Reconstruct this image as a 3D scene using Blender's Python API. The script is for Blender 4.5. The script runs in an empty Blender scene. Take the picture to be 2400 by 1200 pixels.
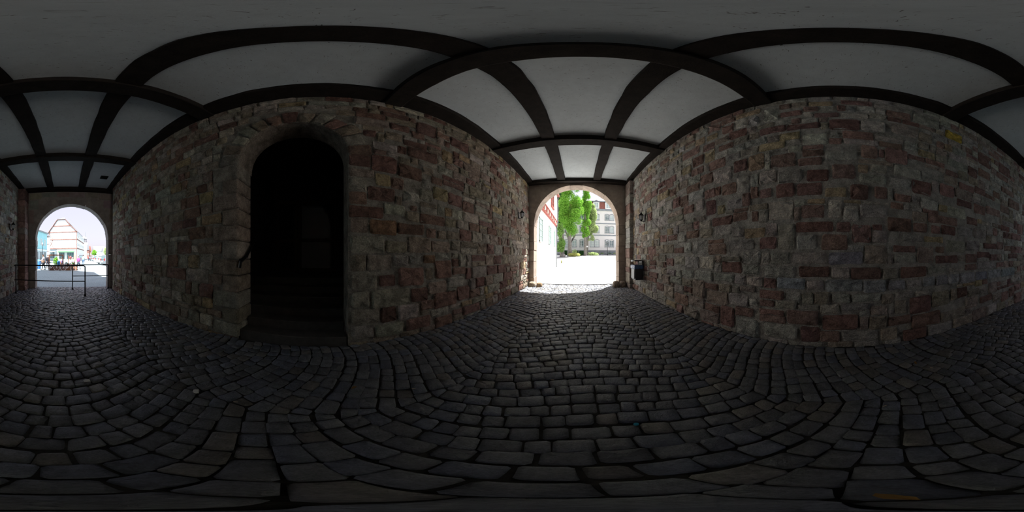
import bpy, math, random
from mathutils import Vector, Matrix, noise as mnoise

# ---------------------------------------------------------------- camera, sky, sun, exposure
scene = bpy.context.scene
COL = scene.collection
EYE = 1.52                      # camera height over the setts under it
AXIS = 23.4                     # the picture's centre looks this many degrees left of the passage axis (+Y)
cam_data = bpy.data.cameras.new('camera')
cam_data.type = 'PANO'
for holder in (cam_data, getattr(cam_data, 'cycles', None)):
    try:
        holder.panorama_type = 'EQUIRECTANGULAR'
        break
    except Exception:
        pass
cam_data.clip_start = 0.01
cam_data.clip_end = 600
cam = bpy.data.objects.new('camera', cam_data)
COL.objects.link(cam)
cam.location = (0, 0, EYE)
cam.rotation_euler = (math.radians(90), 0, math.radians(AXIS))
scene.camera = cam

SUN_TO = Vector((0.30, 0.42, 1.0)).normalized()     # towards the sun
world = bpy.data.worlds.new('world')
scene.world = world
world.use_nodes = True
wn = world.node_tree.nodes
wl = world.node_tree.links
wn.clear()
w_out = wn.new('ShaderNodeOutputWorld')
w_bg = wn.new('ShaderNodeBackground')
sky = wn.new('ShaderNodeTexSky')
sky.sky_type = 'NISHITA'
sky.sun_disc = False
sky.sun_elevation = math.asin(SUN_TO.z)
sky.sun_rotation = math.atan2(SUN_TO.x, SUN_TO.y)
sky.altitude = 200
sky.air_density = 1.0
sky.dust_density = 4.0
sky.ozone_density = 1.0
w_bg.inputs['Strength'].default_value = 0.45
haze = wn.new('ShaderNodeMixRGB')           # even milky haze over the whole sky
haze.inputs[0].default_value = 0.8
haze.inputs[2].default_value = (2.32, 2.15, 2.42, 1)
wl.new(sky.outputs[0], haze.inputs[1])
wl.new(haze.outputs[0], w_bg.inputs['Color'])
wl.new(w_bg.outputs[0], w_out.inputs['Surface'])
sun_data = bpy.data.lights.new('sun', 'SUN')
sun_data.energy = 22.0
sun_data.angle = math.radians(0.53)
sun_data.color = (1.0, 0.975, 0.94)
sun = bpy.data.objects.new('sun', sun_data)
COL.objects.link(sun)
sun.location = (12, 18, 40)
sun.rotation_euler = SUN_TO.to_track_quat('Z', 'Y').to_euler()

vs = scene.view_settings
vs.view_transform = 'Standard'
vs.look = 'None'
vs.gamma = 1.0
vs.use_curve_mapping = False
vs.exposure = -0.20
scene.display_settings.display_device = 'sRGB'
cy = scene.cycles
cy.use_denoising = True
try:
    cy.denoiser = 'OPENIMAGEDENOISE'
    cy.denoising_input_passes = 'RGB_ALBEDO_NORMAL'
except Exception:
    pass
cy.max_bounces = 8
cy.diffuse_bounces = 6
cy.glossy_bounces = 3
cy.transparent_max_bounces = 8
cy.use_adaptive_sampling = True
cy.adaptive_threshold = 0.015
cy.caustics_reflective = False
cy.caustics_refractive = False
cy.sample_clamp_indirect = 8.0

# ---------------------------------------------------------------- helpers
RNG = random.Random(7)


def interp(t, pts):
    if t <= pts[0][0]:
        return pts[0][1]
    for (a, b), (c, d) in zip(pts, pts[1:]):
        if t <= c:
            return b + (d - b) * (t - a) / (c - a)
    return pts[-1][1]


XRP = [(-9, 2.40), (-4, 2.50), (0, 2.46), (2, 2.46), (5, 2.40), (9, 2.36)]
XLP = [(-9, -2.33), (-4, -2.36), (-1.5, -2.46), (1.5, -2.48), (4, -2.42), (9, -2.36)]
FLP = [(-60, -.28), (-9, -.26), (-4.5, -.10), (0, 0), (8.15, .09), (13, .22), (17, .44), (34, 1.52), (46, 1.76), (70, 1.85)]


def XR(y): return interp(y, XRP)
def XL(y): return interp(y, XLP)
def ZF(y): return interp(y, FLP)


TOP = 5.12          # underside of the cross beams
PLASTER = 5.29      # plaster between the beams


class MB:
    """collects faces; build() links them as one mesh object"""

    def __init__(self):
        self.v = []
        self.f = []
        self.c = []
        self.cur = (1, 1, 1)

    def add(self, vs_, fs_, col=None):
        o = len(self.v)
        self.v.extend([tuple(p) for p in vs_])
        self.f.extend([tuple(i + o for i in f) for f in fs_])
        self.c.extend([col or self.cur] * len(vs_))
        return self

    def box(self, a, b, col=None):
        x0, y0, z0 = [min(p, q) for p, q in zip(a, b)]
        x1, y1, z1 = [max(p, q) for p, q in zip(a, b)]
        return self.add([(x0, y0, z0), (x1, y0, z0), (x1, y1, z0), (x0, y1, z0), (x0, y0, z1), (x1, y0, z1), (x1, y1, z1), (x0, y1, z1)],
                        [(0, 3, 2, 1), (4, 5, 6, 7), (0, 1, 5, 4), (1, 2, 6, 5), (2, 3, 7, 6), (3, 0, 4, 7)], col)

    def bbox(self, a, b, r, col=None):
        """box with chamfered edges"""
        x0, y0, z0 = [min(p, q) for p, q in zip(a, b)]
        x1, y1, z1 = [max(p, q) for p, q in zip(a, b)]
        r = min(r, (x1 - x0) * .45, (y1 - y0) * .45, (z1 - z0) * .45)
        def ring(z, i):
            return [(x0 + i, y0, z), (x1 - i, y0, z), (x1, y0 + i, z), (x1, y1 - i, z), (x1 - i, y1, z), (x0 + i, y1, z), (x0, y1 - i, z), (x0, y0 + i, z)]
        def inr(z):
            return [(x0 + r, y0 + r, z), (x1 - r, y0 + r, z), (x1 - r, y0 + r, z), (x1 - r, y1 - r, z), (x1 - r, y1 - r, z), (x0 + r, y1 - r, z), (x0 + r, y1 - r, z), (x0 + r, y0 + r, z)]
        return self.loft([inr(z0), ring(z0 + r, r), ring(z1 - r, r), inr(z1)], True, True, col)

    def loft(self, rings, cap0=True, cap1=True, col=None, closed=True):
        n = len(rings[0])
        vs_ = [p for r in rings for p in r]
        fs_ = []
        m = n if closed else n - 1
        for k in range(len(rings) - 1):
            for i in range(m):
                j = (i + 1) % n
                fs_.append((k * n + i, k * n + j, (k + 1) * n + j, (k + 1) * n + i))
        if cap0:
            fs_.append(tuple(reversed(range(n))))
        if cap1:
            fs_.append(tuple(range((len(rings) - 1) * n, len(rings) * n)))
        return self.add(vs_, fs_, col)

    def lathe(self, prof, n=12, at=(0, 0, 0), col=None, ph=0.0):
        rings = []
        for r, z in prof:
            rings.append([(at[0] + r * math.cos(2 * math.pi * i / n + ph), at[1] + r * math.sin(2 * math.pi * i / n + ph), at[2] + z) for i in range(n)])
        return self.loft(rings, True, True, col)

    def tube(self, pts, r, n=8, col=None, closed=False):
        pts = [Vector(p) for p in pts]
        m = len(pts)
        rings = []
        for i, p in enumerate(pts):
            if closed:
                d = pts[(i + 1) % m] - pts[i - 1]
            else:
                d = pts[min(i + 1, m - 1)] - pts[max(i - 1, 0)]
            d.normalize()
            a = Vector((0, 0, 1)) if abs(d.z) < .9 else Vector((1, 0, 0))
            s = d.cross(a).normalized()
            t = s.cross(d)
            rr = r[i] if isinstance(r, (list, tuple)) else r
            rings.append([tuple(p + (s * math.cos(2 * math.pi * k / n) + t * math.sin(2 * math.pi * k / n)) * rr) for k in range(n)])
        if closed:
            rings.append(rings[0])
            return self.loft(rings, False, False, col)
        return self.loft(rings, True, True, col)

    def ball(self, c, r, n=10, m=6, col=None):
        if not isinstance(r, (tuple, list)):
            r = (r, r, r)
        rings = []
        for k in range(m + 1):
            t = math.pi * (k + .02) / (m + .04) - math.pi / 2
            rings.append([(c[0] + r[0] * math.cos(t) * math.cos(2 * math.pi * i / n), c[1] + r[1] * math.cos(t) * math.sin(2 * math.pi * i / n), c[2] + r[2] * math.sin(t)) for i in range(n)])
        return self.loft(rings, True, True, col)

    def prism(self, poly, axis, a, b, col=None):
        """poly 2-D, pushed from a to b along axis 0/1/2"""
        def p3(p, h):
            return [(h, p[0], p[1]), (p[0], h, p[1]), (p[0], p[1], h)][axis]
        return self.loft([[p3(p, a) for p in poly], [p3(p, b) for p in poly]], True, True, col)

    def build(self, name, mat, parent=None, smooth=False, centre=False, stuff=False, loc=None):
        me = bpy.data.meshes.new(name)
        vs_ = self.v
        off = Vector((0, 0, 0))
        if centre:
            lo = [min(p[i] for p in vs_) for i in range(3)]
            hi = [max(p[i] for p in vs_) for i in range(3)]
            off = Vector([(l + h) / 2 for l, h in zip(lo, hi)])
            vs_ = [(p[0] - off.x, p[1] - off.y, p[2] - off.z) for p in vs_]
        me.from_pydata(vs_, [], self.f)
        at = me.color_attributes.new('tone', 'FLOAT_COLOR', 'POINT')
        flat = []
        for c in self.c:
            flat.extend((c[0], c[1], c[2], 1.0))
        at.data.foreach_set('color', flat)
        if smooth:
            me.polygons.foreach_set('use_smooth', [True] * len(me.polygons))
        me.materials.append(M[mat] if isinstance(mat, str) else mat)
        me.update()
        o = bpy.data.objects.new(name, me)
        COL.objects.link(o)
        if parent is not None:
            o.parent = parent
            if centre:
                o.location = off - Vector(parent.location)
        else:
            o.location = off
        if loc is not None:
            o.location = loc
        if stuff:
            o['kind'] = 'stuff'
        return o


def thing(name, label, cat, loc=(0, 0, 0), rz=0.0, group=None, kind=None):
    o = bpy.data.objects.new(name, None)
    COL.objects.link(o)
    o.empty_display_size = .2
    o.location = loc
    o.rotation_euler = (0, 0, rz)
    tag(o, label, cat, group, kind)
    return o


def tag(o, label=None, cat=None, group=None, kind=None):
    if label:
        o['label'] = label
    if cat:
        o['category'] = cat
    if group:
        o['group'] = group
    if kind:
        o['kind'] = kind
    return o


def copy_tree(o, parent=None):
    c = o.copy()
    COL.objects.link(c)
    if parent is not None:
        c.parent = parent
    for ch in list(o.children):
        copy_tree(ch, c)
    return c


# ---------------------------------------------------------------- materials
M = {}


def mat(name, col, rough=.8, metal=0.0, nz=None, bump=None, attr=False, spec=.3, nz2=None, coat=0.0, emit=None, vor=None):
    """procedural surface: colour (or the piece's own tone) varied by noise, fine relief by bump"""
    m = bpy.data.materials.new(name)
    m.use_nodes = True
    nt = m.node_tree
    N = nt.nodes
    L = nt.links
    b = N['Principled BSDF']
    b.inputs['Roughness'].default_value = rough
    b.inputs['Metallic'].default_value = metal
    b.inputs['Specular IOR Level'].default_value = spec
    b.inputs['Coat Weight'].default_value = coat
    geo = N.new('ShaderNodeNewGeometry')
    if attr:
        src = N.new('ShaderNodeAttribute')
        src.attribute_name = 'tone'
        cur = src.outputs['Color']
    else:
        src = N.new('ShaderNodeRGB')
        src.outputs[0].default_value = (*col, 1)
        cur = src.outputs[0]
    for z in (nz, nz2):
        if z:
            sc, am = z[0], z[1]
            n = N.new('ShaderNodeTexNoise')
            n.inputs['Scale'].default_value = sc
            n.inputs['Detail'].default_value = 5
            n.inputs['Roughness'].default_value = .6
            L.new(geo.outputs['Position'], n.inputs['Vector'])
            mr = N.new('ShaderNodeMapRange')
            mr.inputs['From Min'].default_value = .3
            mr.inputs['From Max'].default_value = .7
            mr.inputs['To Min'].default_value = 1 - am
            mr.inputs['To Max'].default_value = 1 + am
            L.new(n.outputs['Fac'], mr.inputs['Value'])
            s = N.new('ShaderNodeVectorMath')
            s.operation = 'SCALE'
            L.new(cur, s.inputs[0])
            L.new(mr.outputs[0], s.inputs['Scale'])
            cur = s.outputs[0]
    L.new(cur, b.inputs['Base Color'])
    if bump:
        last = None
        for sc, st, dist in bump:
            n = N.new('ShaderNodeTexNoise')
            n.inputs['Scale'].default_value = sc
            n.inputs['Detail'].default_value = 6
            n.inputs['Roughness'].default_value = .62
            L.new(geo.outputs['Position'], n.inputs['Vector'])
            bp = N.new('ShaderNodeBump')
            bp.inputs['Strength'].default_value = st
            bp.inputs['Distance'].default_value = dist
            L.new(n.outputs['Fac'], bp.inputs['Height'])
            if last:
                L.new(last.outputs[0], bp.inputs['Normal'])
            last = bp
        if vor:
            # hewn facets: distorted cells, with darker pits between them
            dn = N.new('ShaderNodeTexNoise')
            dn.inputs['Scale'].default_value = vor[0] * .6
            dn.inputs['Detail'].default_value = 4
            L.new(geo.outputs['Position'], dn.inputs['Vector'])
            ad = N.new('ShaderNodeVectorMath')
            ad.operation = 'MULTIPLY_ADD'
            ad.inputs[1].default_value = (.22, .22, .22)
            L.new(dn.outputs['Color'], ad.inputs[0])
            L.new(geo.outputs['Position'], ad.inputs[2])
            vo = N.new('ShaderNodeTexVoronoi')
            vo.inputs['Scale'].default_value = vor[0]
            L.new(ad.outputs[0], vo.inputs['Vector'])
            bp = N.new('ShaderNodeBump')
            bp.inputs['Strength'].default_value = vor[1]
            bp.inputs['Distance'].default_value = vor[2]
            bp.invert = True
            L.new(vo.outputs['Distance'], bp.inputs['Height'])
            L.new(last.outputs[0], bp.inputs['Normal'])
            last = bp
            mr = N.new('ShaderNodeMapRange')
            mr.inputs['From Min'].default_value = .45
            mr.inputs['From Max'].default_value = .85
            mr.inputs['To Min'].default_value = 1.0
            mr.inputs['To Max'].default_value = .72
            L.new(vo.outputs['Distance'], mr.inputs['Value'])
            s = N.new('ShaderNodeVectorMath')
            s.operation = 'SCALE'
            L.new(cur, s.inputs[0])
            L.new(mr.outputs[0], s.inputs['Scale'])
            L.new(s.outputs[0], b.inputs['Base Color'])
        L.new(last.outputs[0], b.inputs['Normal'])
    if emit:
        b.inputs['Emission Color'].default_value = (*emit[0], 1)
        b.inputs['Emission Strength'].default_value = emit[1]
    M[name] = m
    return m


mat('stone', None, .92, attr=True, nz=(7, .30), nz2=(45, .38), bump=[(12, 1.0, .06), (55, 1.0, .02)], spec=.2, vor=(6.5, .55, .05))
mat('sett', None, .42, attr=True, nz=(16, .25), nz2=(90, .25), bump=[(20, 1.0, .022), (90, .9, .006)], spec=.5)
mat('mortar', (.47, .455, .415), .95, nz=(5, .25), nz2=(60, .32), bump=[(12, 1.0, .06), (80, 1.0, .016)], spec=.15, vor=(7, .5, .04))
mat('mortar_brown', (.37, .335, .28), .95, nz=(5, .25), nz2=(60, .32), bump=[(12, 1.0, .06), (80, 1.0, .016)], spec=.15, vor=(7, .5, .04))
mat('soil', (.05, .047, .042), .95, nz=(20, .4), bump=[(60, .8, .01)], spec=.15)
mat('ashlar', None, .9, attr=True, nz=(4, .2), nz2=(50, .16), bump=[(9, .35, .02), (80, .5, .004)], spec=.2)
mat('timber', (.021, .0165, .0135), .8, nz=(6, .35), nz2=(60, .3), bump=[(40, .7, .006)], spec=.15)
mat('black_metal', (.012, .012, .013), .38, .6, spec=.5)
mat('black_plastic', (.022, .023, .025), .42, spec=.5)
mat('grey_metal_lit_face', (.24, .25, .25), .5, .3, nz=(20, .1))  # ashtray plate metal, and the daylight painted on the bin's side
mat('rail_metal', (.02, .021, .023), .45, .5, spec=.5)
mat('paper', (.75, .75, .72), .8)
mat('bin_bag', (.05, .12, .26), .35, nz=(30, .3), spec=.5)
mat('lamp_glass', (.62, .66, .68), .18, spec=.6)
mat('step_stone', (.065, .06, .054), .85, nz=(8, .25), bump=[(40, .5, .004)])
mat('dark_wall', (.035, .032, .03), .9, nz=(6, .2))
mat('dark_wood', (.05, .033, .022), .55, nz=(9, .3))
mat('dark_glass', (.02, .024, .028), .08, spec=.7)
mat('white_render', (.80, .79, .76), .9, nz=(1.5, .04), bump=[(60, .2, .003)])
mat('palace_render', (.74, .73, .71), .9, nz=(.6, .04))
mat('plinth_stone', (.22, .235, .24), .9, nz=(2, .15))
mat('trim_grey', (.27, .30, .32), .85, nz=(4, .1))
mat('roof_red', (.28, .105, .08), .8, nz=(3, .2), nz2=(30, .2))
mat('red_paint', (.33, .09, .075), .6, nz=(10, .15))
mat('cream_paint', (.72, .66, .58), .7)
mat('pane', (.10, .15, .16), .08, spec=.8)
mat('pane_pale', (.38, .46, .46), .15, spec=.7)
mat('window_white', (.78, .80, .78), .6)
mat('window_green', (.30, .42, .38), .6)
mat('zinc', (.23, .25, .26), .5, .5)
mat('bark', (.20, .185, .165), .95, nz=(5, .3), bump=[(20, .9, .04)])
mat('courtyard_paving', (.43, .43, .425), .9, nz=(.8, .1), nz2=(12, .12), bump=[(30, .3, .01)])
mat('teal_render', (.34, .62, .66), .9, nz=(1, .05))
mat('pale_blue_render', (.50, .62, .68), .9, nz=(1, .05))
mat('beam_brown', (.24, .13, .11), .85, nz=(1.5, .3), nz2=(12, .2))
mat('terrace_wood', (.22, .085, .04), .7, nz=(6, .3))
mat('terrace_panel', (.13, .05, .035), .7, nz=(5, .25))
mat('white_paint', (.8, .8, .8), .5)
mat('tyre', (.02, .02, .02), .8)
mat('rubber_dark', (.03, .032, .035), .6)
mat('skin', (.52, .32, .24), .6)
mat('lips', (.35, .14, .12), .6)
mat('hair_dark', (.05, .035, .028), .7)
mat('hair_grey', (.35, .33, .3), .7)
mat('cloth', None, .85, attr=True, nz=(20, .08))
mat('car_silver', (.17, .18, .195), .35, .2, coat=.5)
mat('car_white', (.75, .76, .77), .3, coat=.6)
mat('car_dark', (.06, .07, .09), .3, .3, coat=.6)
mat('tail_red', (.45, .02, .02), .3)
mat('hub', (.55, .56, .58), .35, .7)
mat('blue_plastic', (.06, .22, .55), .4)
mat('parasol_cloth', (.55, .33, .22), .85, nz=(8, .1))
mat('green_awning', (.06, .13, .08), .8)
mat('slate', (.20, .21, .23), .7, nz=(3, .2))
mat('tower_render', (.74, .72, .71), .9)
mat('louvre', (.12, .10, .11), .8)
mat('rock', (.25, .24, .23), .95, nz=(4, .3), bump=[(8, .8, .05)])
mat('butt', (.55, .45, .3), .9)
mat('dry_leaf', (.30, .17, .05), .8)
mat('cap_blue', (.02, .30, .45), .4)
mat('grate', (.04, .04, .042), .6, .6)
mat('gate_render', (.50, .46, .40), .9, nz=(1, .1))


def leaf_mat(name, col, col2):
    m = bpy.data.materials.new(name)
    m.use_nodes = True
    nt = m.node_tree
    N = nt.nodes
    L = nt.links
    N.clear()
    out = N.new('ShaderNodeOutputMaterial')
    geo = N.new('ShaderNodeNewGeometry')
    ramp = N.new('ShaderNodeMixRGB')
    ramp.inputs[1].default_value = (*col, 1)
    ramp.inputs[2].default_value = (*col2, 1)
    L.new(geo.outputs['Random Per Island'], ramp.inputs[0])
    d = N.new('ShaderNodeBsdfDiffuse')
    t = N.new('ShaderNodeBsdfTranslucent')
    mx = N.new('ShaderNodeMixShader')
    mx.inputs[0].default_value = .4
    L.new(ramp.outputs[0], d.inputs['Color'])
    L.new(ramp.outputs[0], t.inputs['Color'])
    L.new(d.outputs[0], mx.inputs[1])
    L.new(t.outputs[0], mx.inputs[2])
    L.new(mx.outputs[0], out.inputs['Surface'])
    M[name] = m


leaf_mat('leaf_green', (.13, .36, .045), (.34, .60, .10))
leaf_mat('leaf_mid', (.16, .32, .08), (.30, .48, .14))
leaf_mat('leaf_pale', (.34, .46, .20), (.52, .60, .30))
leaf_mat('leaf_dark', (.05, .14, .05), (.10, .22, .08))
leaf_mat('leaf_yellow', (.45, .50, .16), (.62, .62, .26))


def plaster_mat():
    m = mat('plaster', (.62, .665, .675), .92, nz=(.7, .07), nz2=(9, .05), bump=[(30, .35, .006), (140, .3, .002)], spec=.15)
    nt = m.node_tree
    N = nt.nodes
    L = nt.links
    b = N['Principled BSDF']
    prev = b.inputs['Base Color'].links[0].from_socket
    geo = N.new('ShaderNodeNewGeometry')
    mp = N.new('ShaderNodeMapping')
    mp.inputs['Scale'].default_value = (5, 16, 5)
    L.new(geo.outputs['Position'], mp.inputs['Vector'])
    n = N.new('ShaderNodeTexNoise')
    n.inputs['Scale'].default_value = 3.4
    n.inputs['Detail'].default_value = 3
    n.inputs['Distortion'].default_value = 1.2
    L.new(mp.outputs[0], n.inputs['Vector'])
    r = N.new('ShaderNodeMapRange')
    r.inputs['From Min'].default_value = .665
    r.inputs['From Max'].default_value = .71
    L.new(n.outputs['Fac'], r.inputs['Value'])
    mx = N.new('ShaderNodeMixRGB')
    mx.inputs[2].default_value = (.16, .15, .14, 1)
    L.new(r.outputs[0], mx.inputs[0])
    L.new(prev, mx.inputs[1])
    L.new(mx.outputs[0], b.inputs['Base Color'])


plaster_mat()


def market_mat():
    m = mat('market_paving', (.34, .43, .46), .7, nz=(.6, .1), nz2=(14, .15), spec=.35)
    nt = m.node_tree
    N = nt.nodes
    L = nt.links
    b = N['Principled BSDF']
    prev = b.inputs['Base Color'].links[0].from_socket
    geo = N.new('ShaderNodeNewGeometry')
    br = N.new('ShaderNodeTexBrick')
    br.inputs['Scale'].default_value = 1.0
    br.inputs['Brick Width'].default_value = .17
    br.inputs['Row Height'].default_value = .16
    br.inputs['Mortar Size'].default_value = .014
    br.inputs['Color1'].default_value = (1, 1, 1, 1)
    br.inputs['Color2'].default_value = (.86, .88, .9, 1)
    br.inputs['Mortar'].default_value = (.6, .6, .62, 1)
    wn_ = N.new('ShaderNodeTexNoise')
    wn_.inputs['Scale'].default_value = 1.3
    wn_.inputs['Detail'].default_value = 4
    L.new(geo.outputs['Position'], wn_.inputs['Vector'])
    wa = N.new('ShaderNodeVectorMath')
    wa.operation = 'MULTIPLY_ADD'
    wa.inputs[1].default_value = (.55, .40, 0)
    L.new(wn_.outputs['Color'], wa.inputs[0])
    L.new(geo.outputs['Position'], wa.inputs[2])
    L.new(wa.outputs[0], br.inputs['Vector'])
    mx = N.new('ShaderNodeMixRGB')
    mx.blend_type = 'MULTIPLY'
    mx.inputs[0].default_value = 1
    L.new(prev, mx.inputs[1])
    L.new(br.outputs['Color'], mx.inputs[2])
    L.new(mx.outputs[0], b.inputs['Base Color'])
    bp = N.new('ShaderNodeBump')
    bp.inputs['Strength'].default_value = .6
    bp.inputs['Distance'].default_value = .02
    bp.invert = True
    L.new(br.outputs['Fac'], bp.inputs['Height'])
    L.new(bp.outputs[0], b.inputs['Normal'])


market_mat()
# ---------------------------------------------------------------- stone pieces
TONE = {'r': (.375, .250, .215), 'd': (.270, .165, .145), 'R': (.370, .225, .145), 'g': (.480, .465, .420), 'l': (.620, .595, .535),
        'w': (.430, .375, .315), 'b': (.420, .440, .470), 'y': (.530, .435, .285), 'Y': (.66, .48, .10), 'p': (.85, .83, .78)}


def tone(k, rng, v=.14):
    c = TONE[k]
    s = 1 + rng.uniform(-v, v)
    return tuple(max(.01, x * s * (1 + rng.uniform(-.05, .05))) for x in c)


def piece(poly, mapf, proud, rng, cut=.16, inset=.035, rough=.012, back=-.03, mid=True, rim=None):
    """a hewn block over a 2-D outline: rounded rim, raised uneven face; mapf(u, v, depth) -> world"""
    n = len(poly)
    ring = []
    for i in range(n):
        a, p, b = poly[i - 1], poly[i], poly[(i + 1) % n]
        la = math.hypot(a[0] - p[0], a[1] - p[1])
        lb = math.hypot(b[0] - p[0], b[1] - p[1])
        s = min(la, lb) * rng.uniform(cut * .6, cut * 1.4)
        ring.append((p[0] + (a[0] - p[0]) * s / la, p[1] + (a[1] - p[1]) * s / la))
        ring.append((p[0] + (b[0] - p[0]) * s / lb, p[1] + (b[1] - p[1]) * s / lb))
        if mid and lb > .3:
            j = rng.uniform(-.008, .010)
            nx, ny = (b[1] - p[1]) / lb, -(b[0] - p[0]) / lb
            t = rng.uniform(.4, .6)
            ring.append((p[0] + (b[0] - p[0]) * t - nx * j, p[1] + (b[1] - p[1]) * t - ny * j))
    m = len(ring)
    cu = sum(p[0] for p in ring) / m
    cv = sum(p[1] for p in ring) / m
    vs_ = []
    for p in ring:
        vs_.append(mapf(p[0], p[1], back))
    for p in ring:
        d = math.hypot(p[0] - cu, p[1] - cv) + 1e-6
        k = 1 - min(.3, (inset * .35 if rim is None else rim) / d)
        vs_.append(mapf(cu + (p[0] - cu) * k, cv + (p[1] - cv) * k, proud * .45 + rng.uniform(-.3, .3) * rough))
    for p in ring:
        d = math.hypot(p[0] - cu, p[1] - cv) + 1e-6
        k = 1 - min(.5, inset * rng.uniform(.8, 1.5) / d)
        vs_.append(mapf(cu + (p[0] - cu) * k, cv + (p[1] - cv) * k, proud + rng.uniform(-1, 1) * rough))
    vs_.append(mapf(cu, cv, proud + rng.uniform(-.2, 1.1) * rough))
    fs_ = []
    for k in range(2):
        for i in range(m):
            j = (i + 1) % m
            fs_.append((k * m + i, k * m + j, (k + 1) * m + j, (k + 1) * m + i))
    for i in range(m):
        fs_.append((2 * m + i, 2 * m + (i + 1) % m, 3 * m))
    return vs_, fs_


def solid_angle(vs_):
    c = Vector((0, 0, 0))
    for p in vs_:
        c += Vector(p)
    c /= len(vs_)
    d = c - Vector((0, 0, EYE))
    lo = [min(p[i] for p in vs_) for i in range(3)]
    hi = [max(p[i] for p in vs_) for i in range(3)]
    e = sorted(h - l for l, h in zip(lo, hi))
    nrm = [(h - l) for l, h in zip(lo, hi)].index(e[0])
    return e[1] * e[2] * abs(d[nrm]) / max(.05, d.length) ** 3


def lay_pieces(pieces, parent, name, matname, limit, rest_name, smooth=False):
    """the pieces that show largest become parts of their own, the rest one part"""
    pieces.sort(key=lambda p: -solid_angle(p[0]))
    for vs_, fs_, col in pieces[:limit]:
        MB().add(vs_, fs_, col).build(name, matname, parent, smooth=smooth, centre=True)
    rest = MB()
    for vs_, fs_, col in pieces[limit:]:
        rest.add(vs_, fs_, col)
    if rest.v:
        rest.build(rest_name, matname, parent, smooth=smooth, stuff=True)


# ---------------------------------------------------------------- side walls
DOOR_C, DOOR_R, DOOR_SP = -.50, .89, 3.32       # doorway in the left wall: centre, half width, springing height
Y0, Y1 = -8.66, 7.56                              # near faces of the two gate walls


def door_h(y, r=DOOR_R):
    d = abs(y - DOOR_C)
    return DOOR_SP + math.sqrt(max(0, r * r - d * d)) if d < r else None


def wall_base(name, xf, y0, y1, door=False, matname='mortar'):
    mb = MB()
    ys = set()
    k = y0
    while k < y1:
        ys.add(round(k, 4))
        k += .4
    ys.add(y1)
    if door:
        ys = {y for y in ys if abs(y - DOOR_C) > DOOR_R + .02}
        for i in range(25):
            ys.add(DOOR_C - DOOR_R * math.cos(math.pi * i / 24))
    ys = sorted(ys)
    for a, b in zip(ys, ys[1:]):
        za, zb = ZF(a) - .15, ZF(b) - .15
        if door and abs((a + b) / 2 - DOOR_C) < DOOR_R:
            za = door_h(a) or DOOR_SP
            zb = door_h(b) or DOOR_SP
        mb.add([(xf(a), a, za), (xf(b), b, zb), (xf(b), b, 5.32), (xf(a), a, 5.32)], [(0, 1, 2, 3)])
    return mb.build(name, matname)


wall_right = tag(wall_base('wall_right', XR, Y0 - .1, Y1 + .1), 'long rubble wall of red and grey sandstone blocks without any doorway', None, None, 'structure')
wall_left = tag(wall_base('wall_left', XL, -8.0, Y1 + .1, True, 'mortar_brown'), 'rubble sandstone wall with the dark arched stair doorway', None, None, 'structure')

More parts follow.
